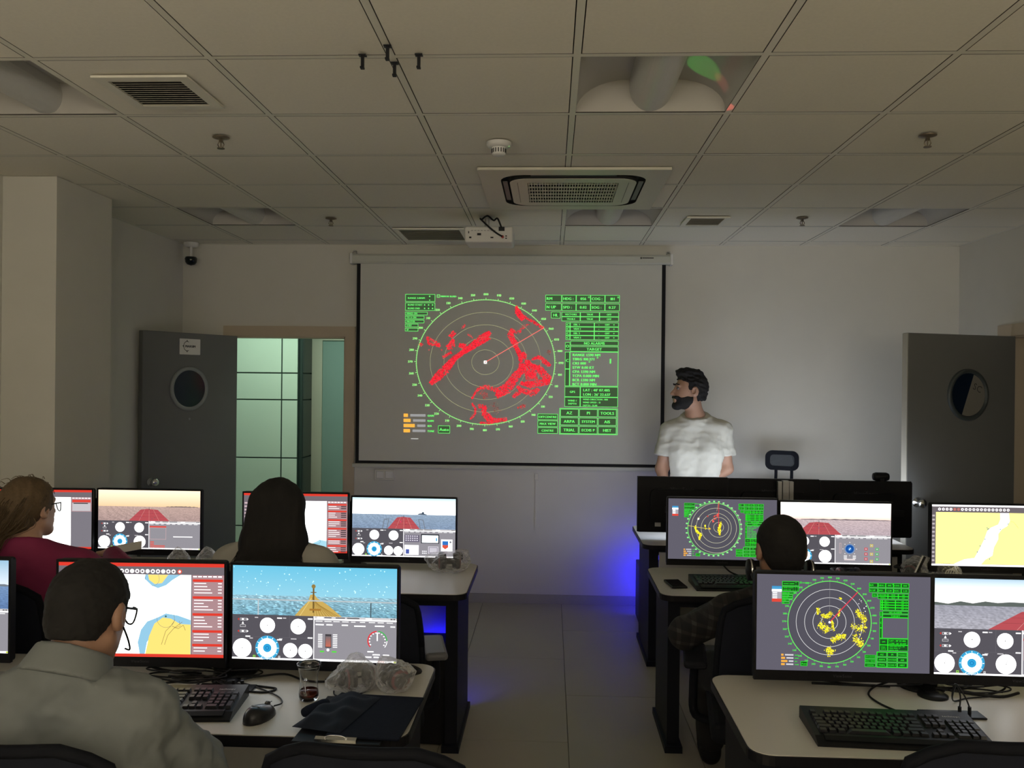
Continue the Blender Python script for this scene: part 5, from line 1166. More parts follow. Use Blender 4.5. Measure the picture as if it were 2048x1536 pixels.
cv = MB().box(-.008, .008, -.006, 0, -.36, 0); tag(cv.ob('cable_duct', m_wall, loc=(-.10, YF-.0005, .94)), 'thin white cable duct running down the wall below the screen', 'cable duct')

# ------------------------------------------------------------------ people: implicit surfaces meshed as one continuous body
def vnoise(P, f, seed):
    r = np.random.default_rng(seed); out = np.zeros(P.shape[:-1], np.float32)
    for i in range(7):
        k = r.normal(size=3)*np.array(f); out += np.sin(P[..., 0]*k[0]+P[..., 1]*k[1]+P[..., 2]*k[2]+r.uniform(0, 6.3)).astype(np.float32)
    return out/7
class Field:
    def __init__(s, lo, hi, h):
        s.lo = np.array(lo, float); s.h = h; s.n = np.ceil((np.array(hi)-s.lo)/h).astype(int)+1
        s.F = np.full(tuple(s.n), .5, np.float32)
    def block(s, lo, hi):
        a = np.clip(np.floor((np.array(lo)-s.lo)/s.h).astype(int), 0, s.n-1); b = np.clip(np.ceil((np.array(hi)-s.lo)/s.h).astype(int)+1, 1, s.n)
        if np.any(b <= a): return None
        ax = [(s.lo[i]+np.arange(a[i], b[i])*s.h).astype(np.float32) for i in range(3)]
        return tuple(slice(a[i], b[i]) for i in range(3)), np.stack(np.meshgrid(*ax, indexing='ij'), -1)
    def comb(s, sl, d, k):
        a = s.F[sl]
        if k > 0:
            h_ = np.clip(.5+.5*(a-d)/k, 0, 1); s.F[sl] = a*(1-h_)+d*h_-k*h_*(1-h_)
        else: s.F[sl] = np.minimum(a, d)
    def cone(s, a, b, ra, rb, k=.02):
        a, b = np.array(a, np.float32), np.array(b, np.float32); m_ = max(ra, rb)+k+2*s.h
        q = s.block(np.minimum(a, b)-m_, np.maximum(a, b)+m_)
        if q is None: return s
        sl, P = q; ba = b-a; t = np.clip(((P-a)@ba)/max(1e-9, float(ba@ba)), 0, 1)
        d = np.linalg.norm(P-a-t[..., None]*ba, axis=-1)-(ra+(rb-ra)*t); s.comb(sl, d, k); return s
    def ell(s, c, r, R=None, k=.02, sub=False):
        c = np.array(c, np.float32); r = np.array(r, np.float32); m_ = r.max()+k+2*s.h; q = s.block(c-m_, c+m_)
        if q is None: return s
        sl, P = q; p = P-c
        if R is not None: p = p@np.array(R, np.float32)      # into the local frame
        k0 = np.linalg.norm(p/r, axis=-1); k1 = np.linalg.norm(p/(r*r), axis=-1)+1e-9; d = k0*(k0-1)/k1
        if sub:
            a = s.F[sl]; h_ = np.clip(.5-.5*(a+d)/k, 0, 1); s.F[sl] = a*(1-h_)+(-d)*h_+k*h_*(1-h_)
        else: s.comb(sl, d, k)
        return s
    def clip(s, fn):
        idx = np.nonzero(s.F < .04); P = np.stack([(s.lo[i]+idx[i]*s.h).astype(np.float32) for i in range(3)], -1)
        s.F[idx] = np.maximum(s.F[idx], fn(P).astype(np.float32)); return s
    def disp(s, fn):
        m_ = np.abs(s.F) < .05; idx = np.nonzero(m_); P = np.stack([s.lo[i]+idx[i]*s.h for i in range(3)], -1); s.F[m_] += fn(P).astype(np.float32); return s
    def mesh(s, name):
        F = s.F; F[0] = F[-1] = .5; F[:, 0] = F[:, -1] = .5; F[:, :, 0] = F[:, :, -1] = .5
        I = F < 0; n = F.shape; cs = tuple(x-1 for x in n)
        cnt = np.zeros(cs, np.int8)
        for dx in (0, 1):
            for dy in (0, 1):
                for dz in (0, 1): cnt += I[dx:dx+cs[0], dy:dy+cs[1], dz:dz+cs[2]]
        act = (cnt > 0) & (cnt < 8); ii = np.argwhere(act); idx = -np.ones(cs, np.int64); idx[act] = np.arange(len(ii))
        acc = np.zeros((len(ii), 3)); num = np.zeros(len(ii))
        C8 = [(a, b, c) for a in (0, 1) for b in (0, 1) for c in (0, 1)]
        for p in C8:
            for ax in range(3):
                if p[ax]: continue
                q = list(p); q[ax] = 1
                f0 = F[ii[:, 0]+p[0], ii[:, 1]+p[1], ii[:, 2]+p[2]]; f1 = F[ii[:, 0]+q[0], ii[:, 1]+q[1], ii[:, 2]+q[2]]
                m_ = (f0 < 0) != (f1 < 0); t = np.where(m_, f0/np.where(m_, f0-f1, 1), 0)
                pos = np.tile(np.array(p, float), (len(ii), 1)); pos[:, ax] = t; acc[m_] += pos[m_]; num[m_] += 1
        V = s.lo+(ii+acc/num[:, None])*s.h; Q = []
        for ax in range(3):
            b, c = (ax+1) % 3, (ax+2) % 3
            sl0 = [slice(1, n[i]-1) for i in range(3)]; sl1 = list(sl0); sl0[ax] = slice(0, n[ax]-1); sl1[ax] = slice(1, n[ax])
            ch = I[tuple(sl0)] != I[tuple(sl1)]; e = np.argwhere(ch); off = np.array([1, 1, 1]); off[ax] = 0; e = e+off
            ins = I[e[:, 0], e[:, 1], e[:, 2]]
            def cid(db, dc):
                p = e.copy(); p[:, b] -= db; p[:, c] -= dc; return idx[p[:, 0], p[:, 1], p[:, 2]]
            q = np.stack([cid(1, 1), cid(0, 1), cid(0, 0), cid(1, 0)], 1); q[~ins] = q[~ins][:, ::-1]; Q.append(q)
        Q = np.concatenate(Q); me = bpy.data.meshes.new(name)
        me.vertices.add(len(V)); me.vertices.foreach_set('co', V.astype(np.float32).ravel()); me.loops.add(Q.size); me.loops.foreach_set('vertex_index', Q.astype(np.int32).ravel())
        me.polygons.add(len(Q)); me.polygons.foreach_set('loop_start', np.arange(0, Q.size, 4, dtype=np.int32)); me.update(calc_edges=True); me.validate(); me.shade_smooth(); return me
def rotm(yaw, pitch=0., roll=0.):
    return np.array(Matrix.Rotation(yaw, 3, 'Z') @ Matrix.Rotation(pitch, 3, 'X') @ Matrix.Rotation(roll, 3, 'Y'))
m_skin = mat('skin', (.36, .20, .135), .5, noise=.08, scale=30); m_skin2 = mat('light_skin', (.50, .30, .21), .5, noise=.08, scale=30)
def head(F, hc, R, s=1., face=True):
    H = lambda x, y, z: hc+R@(np.array([x, y, z])*s)
    F.ell(H(0, -.012, .025), np.array([.076, .097, .090])*s, R, .01); F.ell(H(0, .028, -.035), np.array([.063, .068, .080])*s, R, .03)
    F.cone(H(-.05, .0, -.06), H(-.012, .07, -.098), .022*s, .020*s, .025); F.cone(H(.05, .0, -.06), H(.012, .07, -.098), .022*s, .020*s, .025)
    F.cone(H(0, .086, .012), H(0, .112, -.030), .008*s, .012*s, .012); F.cone(H(-.014, .098, -.034), H(.014, .098, -.034), .008*s, .008*s, .008)
    F.cone(H(-.034, .080, .024), H(.034, .080, .024), .011*s, .011*s, .012); F.cone(H(-.018, .092, -.060), H(.018, .092, -.060), .008*s, .008*s, .01); F.cone(H(-.015, .091, -.071), H(.015, .091, -.071), .009*s, .009*s, .008)
    F.ell(H(0, .082, -.100), np.array([.020, .016, .016])*s, R, .02)
    for q in (-1, 1):
        F.ell(H(q*.031, .094, .006), np.array([.015, .012, .010])*s, R, .008, sub=True); F.ell(H(q*.083, -.010, -.008), np.array([.012, .024, .034])*s, R, .008); F.ell(H(q*.088, -.002, -.006), np.array([.006, .012, .018])*s, R, .004, sub=True)
def hand(F, w_, d, up, side, curl=.5):
    """palm and five fingers from the wrist w_ along d; side=+1 thumb towards +lateral"""
    d = np.array(d, float); d /= np.linalg.norm(d); up = np.array(up, float); up -= d*(up@d); up /= np.linalg.norm(up); lat = np.cross(d, up)*side
    p = np.array(w_, float); F.cone(p, p+d*.045, .024, .026, .02); F.ell(p+d*.055, (.042, .042, .020), np.stack([d, lat, up], 1), .015)
    for k, (o, l) in enumerate(((.028, .070), (.009, .078), (-.010, .073), (-.028, .058))):
        a = p+d*.085+lat*o; b = a+(d*math.cos(curl*.5)-up*math.sin(curl*.5))*l*.45; c = b+(d*math.cos(curl*1.4)-up*math.sin(curl*1.4))*l*.55
        F.cone(a-d*.02, b, .010, .009, .006); F.cone(b, c, .009, .0075, .004)
    a = p+d*.03+lat*.026; b = a+(d*.6+lat*.75)*.035; c = b+(d*.95+lat*.2-up*.2)*.030; F.cone(a, b, .013, .011, .01); F.cone(b, c, .011, .009, .004)
def limb(F, pts, rad, inf=0., k=.02):
    for i in range(len(pts)-1): F.cone(pts[i], pts[i+1], rad[i]+inf, rad[i+1]+inf, k)
def torso(F, J, inf, w_=1., k=.06):
    sl, sr, ch, wa, pe = [np.array(J[q], float) for q in ('sl', 'sr', 'chest', 'waist', 'pelvis')]
    lat = (sr-sl); L_ = np.linalg.norm(lat); lat = lat/L_; nb = np.array(J['neck'], float)
    F.cone(sl, sr, .058+inf, .058+inf, k)
    for q in (-1, 1):
        F.cone((sl+sr)/2+lat*q*L_*.26-np.array([0, 0, .05]), ch+lat*q*.085*w_, .095+inf, .108*w_+inf, k); F.cone(ch+lat*q*.085*w_, wa+lat*q*.070*w_, .108*w_+inf, .102*w_+inf, k); F.cone(wa+lat*q*.07*w_, pe+lat*q*.085*w_, .102*w_+inf, .112*w_+inf, k)
        F.cone(nb, (sl if q < 0 else sr)*.75+((sl+sr)/2)*.25+np.array([0, 0, .018]), .050+inf, .045+inf, k)
def person(label, J, head_yaw, head_pitch, skin, sleeve='long', shirt=None, trousers=None, hs=1., wd=1., h=.007, shoe=None, fold=.004, hem=None, seed=1, headroll=0., curlL=.6, curlR=.6, armup=(0, 0, 1), neckh=.028):
    P = {k: np.array(v, float) for k, v in J.items()}; allp = np.array([v for k, v in P.items() if not k.startswith('hd')]); lo = allp.min(0)-.20; hi = allp.max(0)+.22; lo[2] = max(lo[2], -.03)
    base = (P['pelvis'][0], P['pelvis'][1], 0.); t = thing('person', label, 'person', base)
    off = np.array(base); R = rotm(head_yaw, head_pitch, headroll)
    F = Field(lo, hi, h)
    torso(F, P, -.014, wd); F.cone(P['neck']-np.array([0, 0, .03]), P['head']-R@np.array([0, .02, .05]), .060*wd, .054, .03); head(F, P['head'], R, hs)
    for q in 'lr':
        limb(F, [P['s'+q], P['e'+q], P['w'+q]], [.046, .040, .027], -.004 if sleeve == 'long' else 0.); hd = P['w'+q]-P['e'+q]; hand(F, P['w'+q], P.get('hd'+q, hd), armup, 1 if q == 'l' else -1, curlL if q == 'l' else curlR)
        limb(F, [P['h'+q], P['k'+q], P['a'+q]], [.080, .056, .040]); F.cone(P['a'+q], P['a'+q]+(P['toe'+q]-P['a'+q])*.9, .036, .030, .02)
    me = F.mesh('body'); me.transform(Matrix.Translation(-Vector(base))); ob('body', me, skin, t)
    # shirt
    S = Field(lo, hi, h); torso(S, P, .004, wd)
    for q in 'lr':
        e, s_, w_ = P['e'+q], P['s'+q], P['w'+q]
        if sleeve == 'long': limb(S, [s_, e, w_+(e-w_)*.06], [.058, .056, .040], 0., .03)
        else: S.cone(s_, s_+(e-s_)*.66, .064, .068, .03)
    if sleeve != 'long':
        for q in 'lr':
            e, s_ = P['e'+q], P['s'+q]; d = (e-s_)/np.linalg.norm(e-s_); c = s_+(e-s_)*.66; side = (s_-P['chest']); 
            sgn = np.sign((P['s'+q]-(P['sl']+P['sr'])/2)[0]); cut = lambda X, c=c, d=d: ((X-c)@d)
            near = lambda X, a=s_, b=e: np.linalg.norm(X-(a+np.clip(((X-a)@(b-a))/((b-a)@(b-a)), 0, 1.3)[..., None]*(b-a)), axis=-1)
            S.clip(lambda X, cut=cut, near=near: np.where(near(X) < .082, cut(X), -1.))
    nk, hdv = P['neck'], P.get('hdn', P['head']-P['neck']); hdv = hdv/np.linalg.norm(hdv)
    S.clip(lambda X: np.where(np.linalg.norm((X-nk)-(((X-nk)@hdv)[..., None])*hdv, axis=-1) < .14, (X-nk)@hdv-.032, -1.))
    if hem is not None: S.clip(lambda X: hem-X[..., 2])
    S.cone(nk-np.array([0, 0, .07]), nk+hdv*.02, .080*wd, .070*wd, .03)
    S.clip(lambda X: np.where(np.linalg.norm((X-nk)-(((X-nk)@hdv)[..., None])*hdv, axis=-1) < .14, (X-nk)@hdv-neckh, -1.))
    S.disp(lambda X: fold*.5*vnoise(X, (18, 18, 28), seed)+fold*.55*np.abs(vnoise(X, (30, 30, 44), seed+1))*1.6+fold*.22*vnoise(X, (90, 90, 70), seed+2)-fold*.4)
    me = S.mesh('shirt'); me.transform(Matrix.Translation(-Vector(base))); ob('shirt', me, shirt, t)
    T_ = Field(lo, hi, .009); 
    for q in (-1, 1):
        lat = (P['sr']-P['sl'])/np.linalg.norm(P['sr']-P['sl']); T_.cone(P['pelvis']+lat*q*.08, P['pelvis']+lat*q*.08+np.array([0, 0, .10]), .118*wd, .108*wd, .04)
    for q in 'lr': limb(T_, [P['h'+q], P['k'+q], P['a'+q]+np.array([0, 0, .03])], [.094, .072, .060], 0, .03)
    T_.disp(lambda X: .003*vnoise(X, (20, 20, 20), seed+5)); me = T_.mesh('trousers'); me.transform(Matrix.Translation(-Vector(base))); ob('trousers', me, trousers, t)
    for q in 'lr':
        a, b = P['a'+q], P['toe'+q]; B_ = Field(np.minimum(a, b)-.1, np.maximum(a, b)+.1, .008); B_.cone(a-np.array([0, 0, .035]), b-np.array([0, 0, .01]), .046, .042, .02).cone(a, a, .045, .045, .02); B_.clip(lambda X: .002-X[..., 2])
        me = B_.mesh('shoe'); me.transform(Matrix.Translation(-Vector(base))); ob('shoe', me, shoe or m_black, t)
    return t, P, R, Vector(base)
def addfield(t, base, F, name, m): me = F.mesh(name); me.transform(Matrix.Translation(-base)); return ob(name, me, m, t)
def short_hair(t, base, hc, R, s, m, thick=.010, front=.055, nape=-.075, rough=.003, seed=3, h=.0045, quiff=0., freq=(90, 90, 90)):
    H = lambda x, y, z: hc+R@(np.array([x, y, z])*s)
    F = Field(hc-.17, hc+.19, h)
    F.ell(H(0, -.014, .027), np.array([.077+thick, .098+thick, .090+thick])*s, R, 0); F.ell(H(0, -.050, -.03), np.array([.066, .058, .06])*s, R, .02)
    if quiff > 0: F.ell(H(.0, .040, .105), np.array([.062, .062, .036])*s*quiff, R, .02); F.ell(H(.0, -.01, .112), np.array([.066, .07, .026])*s*quiff, R, .02)
    Ri = R
    def cutter(X):
        p = (X-hc)@Ri/s; y, z = p[..., 1], p[..., 2]
        hl = np.where(y > -.0, front-(.085-y)*1.55, nape+.0*y)          # hairline height along the head
        hl = np.where(y > .030, front-(.085-y)*.35+.0, np.where(y > -.012, -.015+0*y, np.where(y > -.045, .0+(y+.012)*2.0, nape)))
        return (hl-z)*s
    F.clip(cutter); F.disp(lambda X: rough*vnoise(X, freq, seed)+rough*.7*vnoise(X, (freq[0]*2,)*3, seed+1))
    return addfield(t, base, F, 'hair', m)
def strands(t, base, name, paths, m, r=.0018):
    b = MB()
    for p in paths:
        q = spline(p, 3); b.tube([tuple(Vector(x)-base) for x in q], [r*(1-.75*i/(len(q)-1)) for i in range(len(q))], 3)
    return b.ob(name, m, t)
m_hairb = mat('black_hair', (.009, .008, .008), .85, noise=.3, scale=150); m_hairbr = mat('dark_brown_hair', (.020, .012, .008), .45, noise=.3, scale=150); m_hairbl = mat('fair_brown_hair', (.115, .075, .038), .75, noise=.35, scale=120)
def shirt_mat(name, c, rough=.8): return mat(name, c, rough, noise=.06, scale=25, bump=.2)
def plaid():
    m = bpy.data.materials.new('dark_plaid_cloth'); m.use_nodes = True; nt = m.node_tree; b = nt.nodes['Principled BSDF']; b.inputs['Roughness'].default_value = .85
    tc = nt.nodes.new('ShaderNodeTexCoord'); sep = nt.nodes.new('ShaderNodeSeparateXYZ'); nt.links.new(tc.outputs['Object'], sep.inputs[0]); prev = None
    def stripe(out, sc, th):
        a = nt.nodes.new('ShaderNodeMath'); a.operation = 'MULTIPLY'; a.inputs[1].default_value = sc; nt.links.new(out, a.inputs[0])
        f_ = nt.nodes.new('ShaderNodeMath'); f_.operation = 'FRACT'; nt.links.new(a.outputs[0], f_.inputs[0])
        g_ = nt.nodes.new('ShaderNodeMath'); g_.operation = 'LESS_THAN'; g_.inputs[1].default_value = th; nt.links.new(f_.outputs[0], g_.inputs[0]); return g_.outputs[0]
    s1, s2 = stripe(sep.outputs[0], 22, .3), stripe(sep.outputs[2], 22, .3)
    ad_ = nt.nodes.new('ShaderNodeMath'); ad_.operation = 'ADD'; nt.links.new(s1, ad_.inputs[0]); nt.links.new(s2, ad_.inputs[1])
    r = nt.nodes.new('ShaderNodeValToRGB'); r.color_ramp.elements[0].color = (.006, .006, .007, 1); r.color_ramp.elements[1].color = (.05, .045, .045, 1); e = r.color_ramp.elements.new(.5); e.color = (.018, .016, .016, 1)
    h_ = nt.nodes.new('ShaderNodeMath'); h_.operation = 'MULTIPLY'; h_.inputs[1].default_value = .5; nt.links.new(ad_.outputs[0], h_.inputs[0]); nt.links.new(h_.outputs[0], r.inputs[0]); nt.links.new(r.outputs[0], b.inputs['Base Color']); return m
m_trou = mat('dark_trousers', (.014, .014, .018), .85, noise=.1, scale=60)

# man in the white shirt, front left
J = dict(head=(-1.03, 1.88, 1.163), neck=(-1.045, 1.815, 1.045), sl=(-1.225, 1.82, .955), sr=(-.885, 1.83, .955), chest=(-1.045, 1.80, .80), waist=(-1.05, 1.80, .64), pelvis=(-1.05, 1.80, .575),
         el=(-1.36, 2.00, .78), wl=(-1.20, 2.19, .80), er=(-.82, 1.99, .77), wr=(-1.0, 2.18, .785), hdr=(-.35, .9, -.1), hdl=(.35, .9, .45),
         hl=(-1.14, 1.84, .56), hr=(-.96, 1.84, .56), kl=(-1.18, 2.22, .54), kr=(-.92, 2.22, .54), al=(-1.18, 2.30, .10), ar=(-.92, 2.30, .10), toel=(-1.19, 2.44, .05), toer=(-.91, 2.44, .05))
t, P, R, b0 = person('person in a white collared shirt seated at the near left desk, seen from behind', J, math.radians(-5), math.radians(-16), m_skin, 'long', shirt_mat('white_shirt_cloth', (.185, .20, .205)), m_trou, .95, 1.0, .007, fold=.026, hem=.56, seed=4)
short_hair(t, b0, P['head'], R, .95, m_hairb, .007, .05, -.062, .0022, 5, .0035, 0., (150, 150, 150))
S = Field(P['neck']-.16, P['neck']+.14, .006); hv = (P['head']-P['neck'])/np.linalg.norm(P['head']-P['neck']); nk = P['neck']
S.cone(nk-hv*.010, nk+hv*.058, .100, .078, .0)
S.clip(lambda X: (X-nk)@hv-.052-.35*np.maximum(0, -(X-nk)[..., 1]-.02)*.3); S.clip(lambda X: -((X-nk)@hv)-.01)
S.clip(lambda X: .066-np.linalg.norm((X-nk)-(((X-nk)@hv)[..., None])*hv, axis=-1)); addfield(t, b0, S, 'collar', MATS['white_shirt_cloth'])
Hh = lambda x, y, z: Vector(P['head']+R@(np.array([x, y, z])*.95))-b0
gl = MB()
for q in (-1, 1): gl.tube([Hh(q*.080, -.015, .008), Hh(q*.080, .02, .014), Hh(q*.066, .088, .012)], .0028, 6)
[gl.tube(spline([Hh(q*.050, .098, .016), Hh(q*.066, .089, .010), Hh(q*.062, .088, -.020), Hh(q*.04, .100, -.022), Hh(q*.018, .108, .0)], 4), .002, 6) for q in (-1, 1)]; gl.tube([Hh(-.020, .107, .004), Hh(0, .113, .008), Hh(.020, .107, .004)], .003, 6); gl.ob('glasses', m_black, t)
MB().tube(spline([Hh(.084, .0, -.02), Hh(.082, .04, -.055), Hh(.066, .085, -.082), Hh(.045, .10, -.082)], 5), .0022, 6).ob('microphone_boom', m_black, t)

# woman in magenta, far left
J = dict(head=(-1.972, 3.17, 1.195), neck=(-1.955, 3.11, 1.05), sl=(-2.12, 3.10, .955), sr=(-1.735, 3.10, .985), chest=(-1.945, 3.07, .80), waist=(-1.95, 3.06, .66), pelvis=(-1.95, 3.06, .575),
         el=(-2.25, 3.28, .77), wl=(-2.14, 3.58, .79), er=(-1.63, 3.33, .87), wr=(-1.90, 3.64, .925), hdr=(-.45, .85, -.05),
         hl=(-2.04, 3.10, .56), hr=(-1.86, 3.10, .56), kl=(-2.07, 3.50, .54), kr=(-1.83, 3.50, .54), al=(-2.07, 3.60, .10), ar=(-1.83, 3.60, .10), toel=(-2.08, 3.76, .05), toer=(-1.82, 3.76, .05))
t, P, R, b0 = person('person in a magenta top with fair tied hair and glasses, seen from behind at left', J, math.radians(-15), 0., m_skin2, 'long', shirt_mat('magenta_cloth', (.23, .018, .075)), m_trou, .95, .94, .0075, fold=.004, hem=.56, seed=8)
hc = P['head']; F = Field(hc-np.array([.22, .22, .32]), hc+np.array([.2, .2, .2]), .005)
H = lambda x, y, z: hc+R@np.array([x, y, z])
F.ell(H(0, -.020, .028), (.088, .103, .092), R, 0); F.ell(H(.0, -.065, -.03), (.070, .060, .062), R, .02); F.cone(H(-.015, -.11, -.035), H(-.045, -.135, -.12), .040, .045, .03); F.cone(H(-.045, -.135, -.12), H(-.06, -.13, -.205), .045, .018, .02)
def cutw(X):
    p = (X-hc)@R; return np.where(p[..., 1] > -.015, np.where(p[..., 1] > .04, .060-p[..., 2], -.01-p[..., 2]), -1.)
F.clip(cutw); F.disp(lambda X: .004*vnoise(X, (70, 70, 22), 21)+.003*vnoise(X, (140, 140, 40), 22)); addfield(t, b0, F, 'hair', m_hairbl)
pa = []
for i in range(150):
    a = random.uniform(-1, 1); u = random.uniform(0, 1)
    s0 = H(a*.085, -.06-.05*math.cos(a*1.5), .06-.1*u); pa.append([s0, s0+R@np.array([a*.02+random.gauss(0, .008), -.035+random.gauss(0, .01), -.03]), H(-.03+a*.05+random.gauss(0, .012), -.14+random.gauss(0, .015), -.10), H(-.055+a*.045+random.gauss(0, .015), -.14+random.gauss(0, .02), -.17-.06*random.random())])
for i in range(40):
    a = random.uniform(0, 6.28); d = np.array([math.cos(a)*.088, -.02+.05*math.sin(a*1.3), .03+abs(math.sin(a))*.085]); pa.append([H(*d), H(*(d*1.06+np.array([0, -.01, .004]))), H(*(d*1.14+np.array([random.gauss(0, .01), -.03, -.015])))])
strands(t, b0, 'loose_hair', pa, m_hairbl, .0016)
Hh = lambda x, y, z: Vector(P['head']+R@(np.array([x, y, z])*.95))-b0
MB().tube([Hh(.080, -.015, .010), Hh(.080, .03, .014), Hh(.064, .088, .012)], .0026, 6).tube(spline([Hh(.064, .088, .014), Hh(.062, .088, -.02), Hh(.035, .102, -.02), Hh(.018, .108, .006)], 4), .002, 6).ob('glasses', m_black, t)
pp_ = tag(ob('paper', bevbox(.12, .09, .0012, .0003, 1), m_white, loc=(-1.93, 3.84, .915), rot=(math.radians(14), math.radians(-8), .4)), 'white paper under the hand of the woman in magenta', 'paper')

# dark-haired woman, second row
J = dict(head=(-1.045, 3.27, 1.19), neck=(-1.04, 3.21, 1.045), sl=(-1.215, 3.21, .99), sr=(-.865, 3.21, .985), chest=(-1.04, 3.18, .80), waist=(-1.045, 3.17, .66), pelvis=(-1.05, 3.17, .575),
         el=(-1.29, 3.38, .79), wl=(-1.18, 3.72, .79), er=(-.785, 3.38, .79), wr=(-.90, 3.72, .79),
         hl=(-1.14, 3.21, .56), hr=(-.96, 3.21, .56), kl=(-1.16, 3.62, .54), kr=(-.94, 3.62, .54), al=(-1.16, 3.72, .10), ar=(-.94, 3.72, .10), toel=(-1.17, 3.88, .05), toer=(-.93, 3.88, .05))
t, P, R, b0 = person('person with long dark hair and a pale top, seen from behind in the second row', J, math.radians(4), 0., m_skin2, 'long', shirt_mat('pale_grey_cloth', (.40, .385, .35)), m_trou, .95, .92, .0075, fold=.004, hem=.56, seed=12)
hc = P['head']; F = Field(hc-np.array([.24, .30, .44]), hc+np.array([.24, .2, .2]), .0055); H = lambda x, y, z: hc+R@np.array([x, y, z])
F.ell(H(0, -.020, .030), (.092, .108, .095), R, 0)
for x0, x1, x2, z2 in ((-.045, -.070, -.085, -.24), (0, 0, -.02, -.33), (.045, .070, .075, -.21), (-.03, -.045, -.065, -.32), (.03, .040, .040, -.27)):
    F.cone(H(x0, -.045, .02), H(x1, -.085, -.11), .062, .052, .03); F.cone(H(x1, -.085, -.11), H(x1*1.1, -.165, -.19), .052, .040, .03); F.cone(H(x1*1.1, -.165, -.19), H(x2, -.215, z2-.03), .040, .014, .03)
def cutd(X):
    p = (X-hc)@R; return np.where(p[..., 1] > .005, np.where(p[..., 1] > .045, .060-p[..., 2], -.02-p[..., 2]), -1.)
F.clip(cutd); F.disp(lambda X: .004*vnoise(X, (90, 60, 12), 31)+.003*vnoise(X, (180, 120, 20), 32)); addfield(t, b0, F, 'hair', m_hairb)
pa = []
for i in range(240):
    a = random.uniform(-1, 1); w_ = random.choice((-1, 1)) if random.random() < .4 else a
    e_ = H(w_*random.uniform(.10, .17), -.205+random.gauss(0, .015), -random.uniform(.24, .38)); pa.append([H(a*.085, -.10+.04*a*a, .02), H(a*.098, -.130+.03*a*a, -.08), H(w_*.11+random.gauss(0, .018), -.195+.03*abs(w_), -.18), e_])
strands(t, b0, 'loose_hair', pa, m_hairb, .0018)

# man in dark plaid with a headset round his neck, right
J = dict(head=(.835, 3.13, 1.098), neck=(.832, 3.07, .965), sl=(.635, 3.07, .875), sr=(1.03, 3.07, .875), chest=(.835, 3.04, .74), waist=(.84, 3.04, .62), pelvis=(.84, 3.05, .565),
         el=(.515, 3.24, .755), wl=(.70, 3.55, .775), er=(1.13, 3.26, .72), wr=(1.02, 3.60, .78),
         hl=(.75, 3.10, .55), hr=(.93, 3.10, .55), kl=(.66, 3.50, .53), kr=(.98, 3.50, .53), al=(.72, 3.80, .10), ar=(.98, 3.70, .10), toel=(.73, 3.96, .05), toer=(.99, 3.86, .05))
t, P, R, b0 = person('person in a dark plaid shirt with a headset round the neck, at the right', J, math.radians(6), math.radians(-4), m_skin, 'long', plaid(), m_trou, 1.0, 1.02, .0075, fold=.004, hem=.55, seed=16)
short_hair(t, b0, P['head'], R, 1.0, m_hairb, .008, .05, -.07, .0022, 7)
nk = Vector(P['neck'])-b0
hsn = MB().tube(spline([nk+Vector((-.098, .03, .055)), nk+Vector((-.10, -.035, .045)), nk+Vector((0, -.100, .04)), nk+Vector((.10, -.035, .045)), nk+Vector((.098, .03, .055))], 6), .010, 8); hsp = hsn.ob('headset_band', m_black, t, smooth=True)
for q in (-1, 1):
    ob('headset_cup', MB().lathe([(0, q*.0), (.036, q*.0), (.040, q*.01), (.036, q*.022), (.0, q*.028)], 22, (nk.x+q*.094, nk.y+.045, nk.z+.060), 'x').mesh('c', True), m_black, t)
    ob('headset_trim', MB().lathe([(.037, q*.008), (.0415, q*.012), (.037, q*.017)], 22, (nk.x+q*.094, nk.y+.045, nk.z+.060), 'x').mesh('c', True), m_chrome, t)

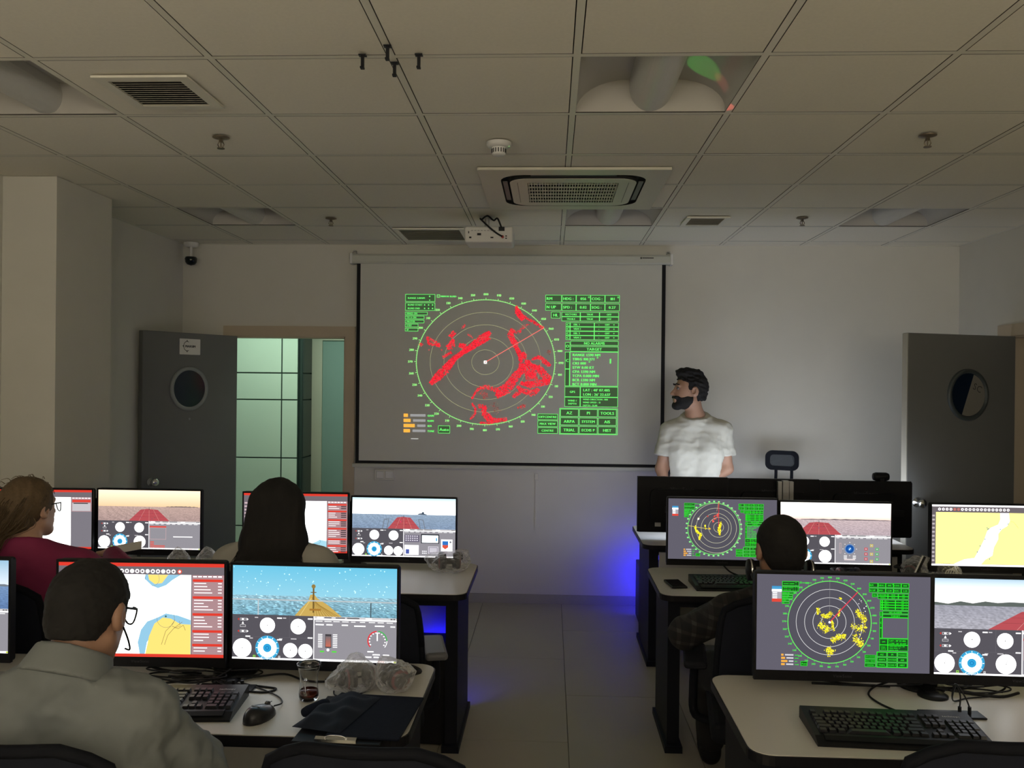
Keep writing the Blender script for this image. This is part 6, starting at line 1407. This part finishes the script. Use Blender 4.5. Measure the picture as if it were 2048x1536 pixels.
# standing instructor
J = dict(hdn=(-.08, -.38, .92), head=(.962, 5.96, 1.648), neck=(1.005, 5.98, 1.475), sl=(1.185, 5.94, 1.37), sr=(.835, 6.02, 1.355), chest=(1.01, 5.97, 1.22), waist=(1.005, 5.97, 1.06), pelvis=(1.00, 5.98, .95),
         el=(1.215, 5.92, 1.115), wl=(.985, 5.80, .955), er=(.775, 5.99, 1.10), wr=(.80, 5.84, .91), hdl=(-.8, -.35, -.35), hdr=(.45, -.5, -.5),
         hl=(1.09, 5.97, .93), hr=(.91, 6.0, .93), kl=(1.10, 5.96, .50), kr=(.90, 6.0, .50), al=(1.10, 5.98, .09), ar=(.90, 6.02, .09), toel=(1.11, 5.83, .05), toer=(.87, 5.87, .05))
t, P, R, b0 = person('person with a dark beard and a white T-shirt standing beside the screen', J, math.radians(97), math.radians(4), mat('instructor_skin', (.40, .23, .155), .5, noise=.08, scale=30), 'short', shirt_mat('white_tshirt_cloth', (.56, .55, .48)), mat('dark_jeans', (.02, .025, .04), .85, noise=.1), 1.10, 1.06, .007, neckh=.004, fold=.013, hem=.88, seed=24)
short_hair(t, b0, P['head'], R, 1.10, m_hairb, .006, .064, -.06, .0075, 9, .0045, .92, (120, 120, 120))
hc = P['head']; s = 1.10; F = Field(hc-.19, hc+.19, .0045); H = lambda x, y, z: hc+R@(np.array([x, y, z])*s)
F.ell(H(0, .028, -.040), np.array([.0665, .0705, .083])*s, R, 0); F.cone(H(-.052, .0, -.06), H(-.014, .072, -.103), .0245*s, .0235*s, .02); F.cone(H(.052, .0, -.06), H(.014, .072, -.103), .0245*s, .0235*s, .02); F.ell(H(0, .084, -.105), np.array([.026, .020, .020])*s, R, .02)
F.cone(H(-.03, .094, -.052), H(.03, .094, -.052), .009*s, .009*s, .01)
def cutb(X):
    p = (X-hc)@R/s; y, z = p[..., 1], p[..., 2]
    top = np.where(y > .075, -.043, np.where(y > .02, -.052+np.abs(y-.062)*.45, -.033+(.02-y)*2.2))
    return np.maximum(z-top, -.006-y)*s
F.clip(cutb); F.ell(H(0, .108, -.066), np.array([.024, .018, .008])*s, R, .004, sub=True); F.disp(lambda X: .0025*vnoise(X, (110, 110, 110), 41)); addfield(t, b0, F, 'beard', m_hairb)
for q in (-1, 1):
    e_ = Vector(H(q*.031, .082, .006))-b0
    bm = bmesh.new(); bmesh.ops.create_uvsphere(bm, u_segments=12, v_segments=8, radius=.0115); me = bpy.data.meshes.new('eye'); bm.to_mesh(me); bm.free(); me.shade_smooth(); ob('eye', me, mat('eye_white', (.16, .14, .13), .2, noise=0), t, loc=e_)
    bm = bmesh.new(); bmesh.ops.create_uvsphere(bm, u_segments=10, v_segments=6, radius=.0062); me = bpy.data.meshes.new('iris'); bm.to_mesh(me); bm.free(); ob('iris', me, m_print, t, loc=Vector(H(q*.031, .0885, .006))-b0)
    MB().tube(spline([Vector(H(q*.014, .100, .026))-b0, Vector(H(q*.032, .098, .033))-b0, Vector(H(q*.052, .082, .028))-b0], 4), [.004]*5+[.004]*3+[.002], 6).ob('eyebrow', m_hairb, t)
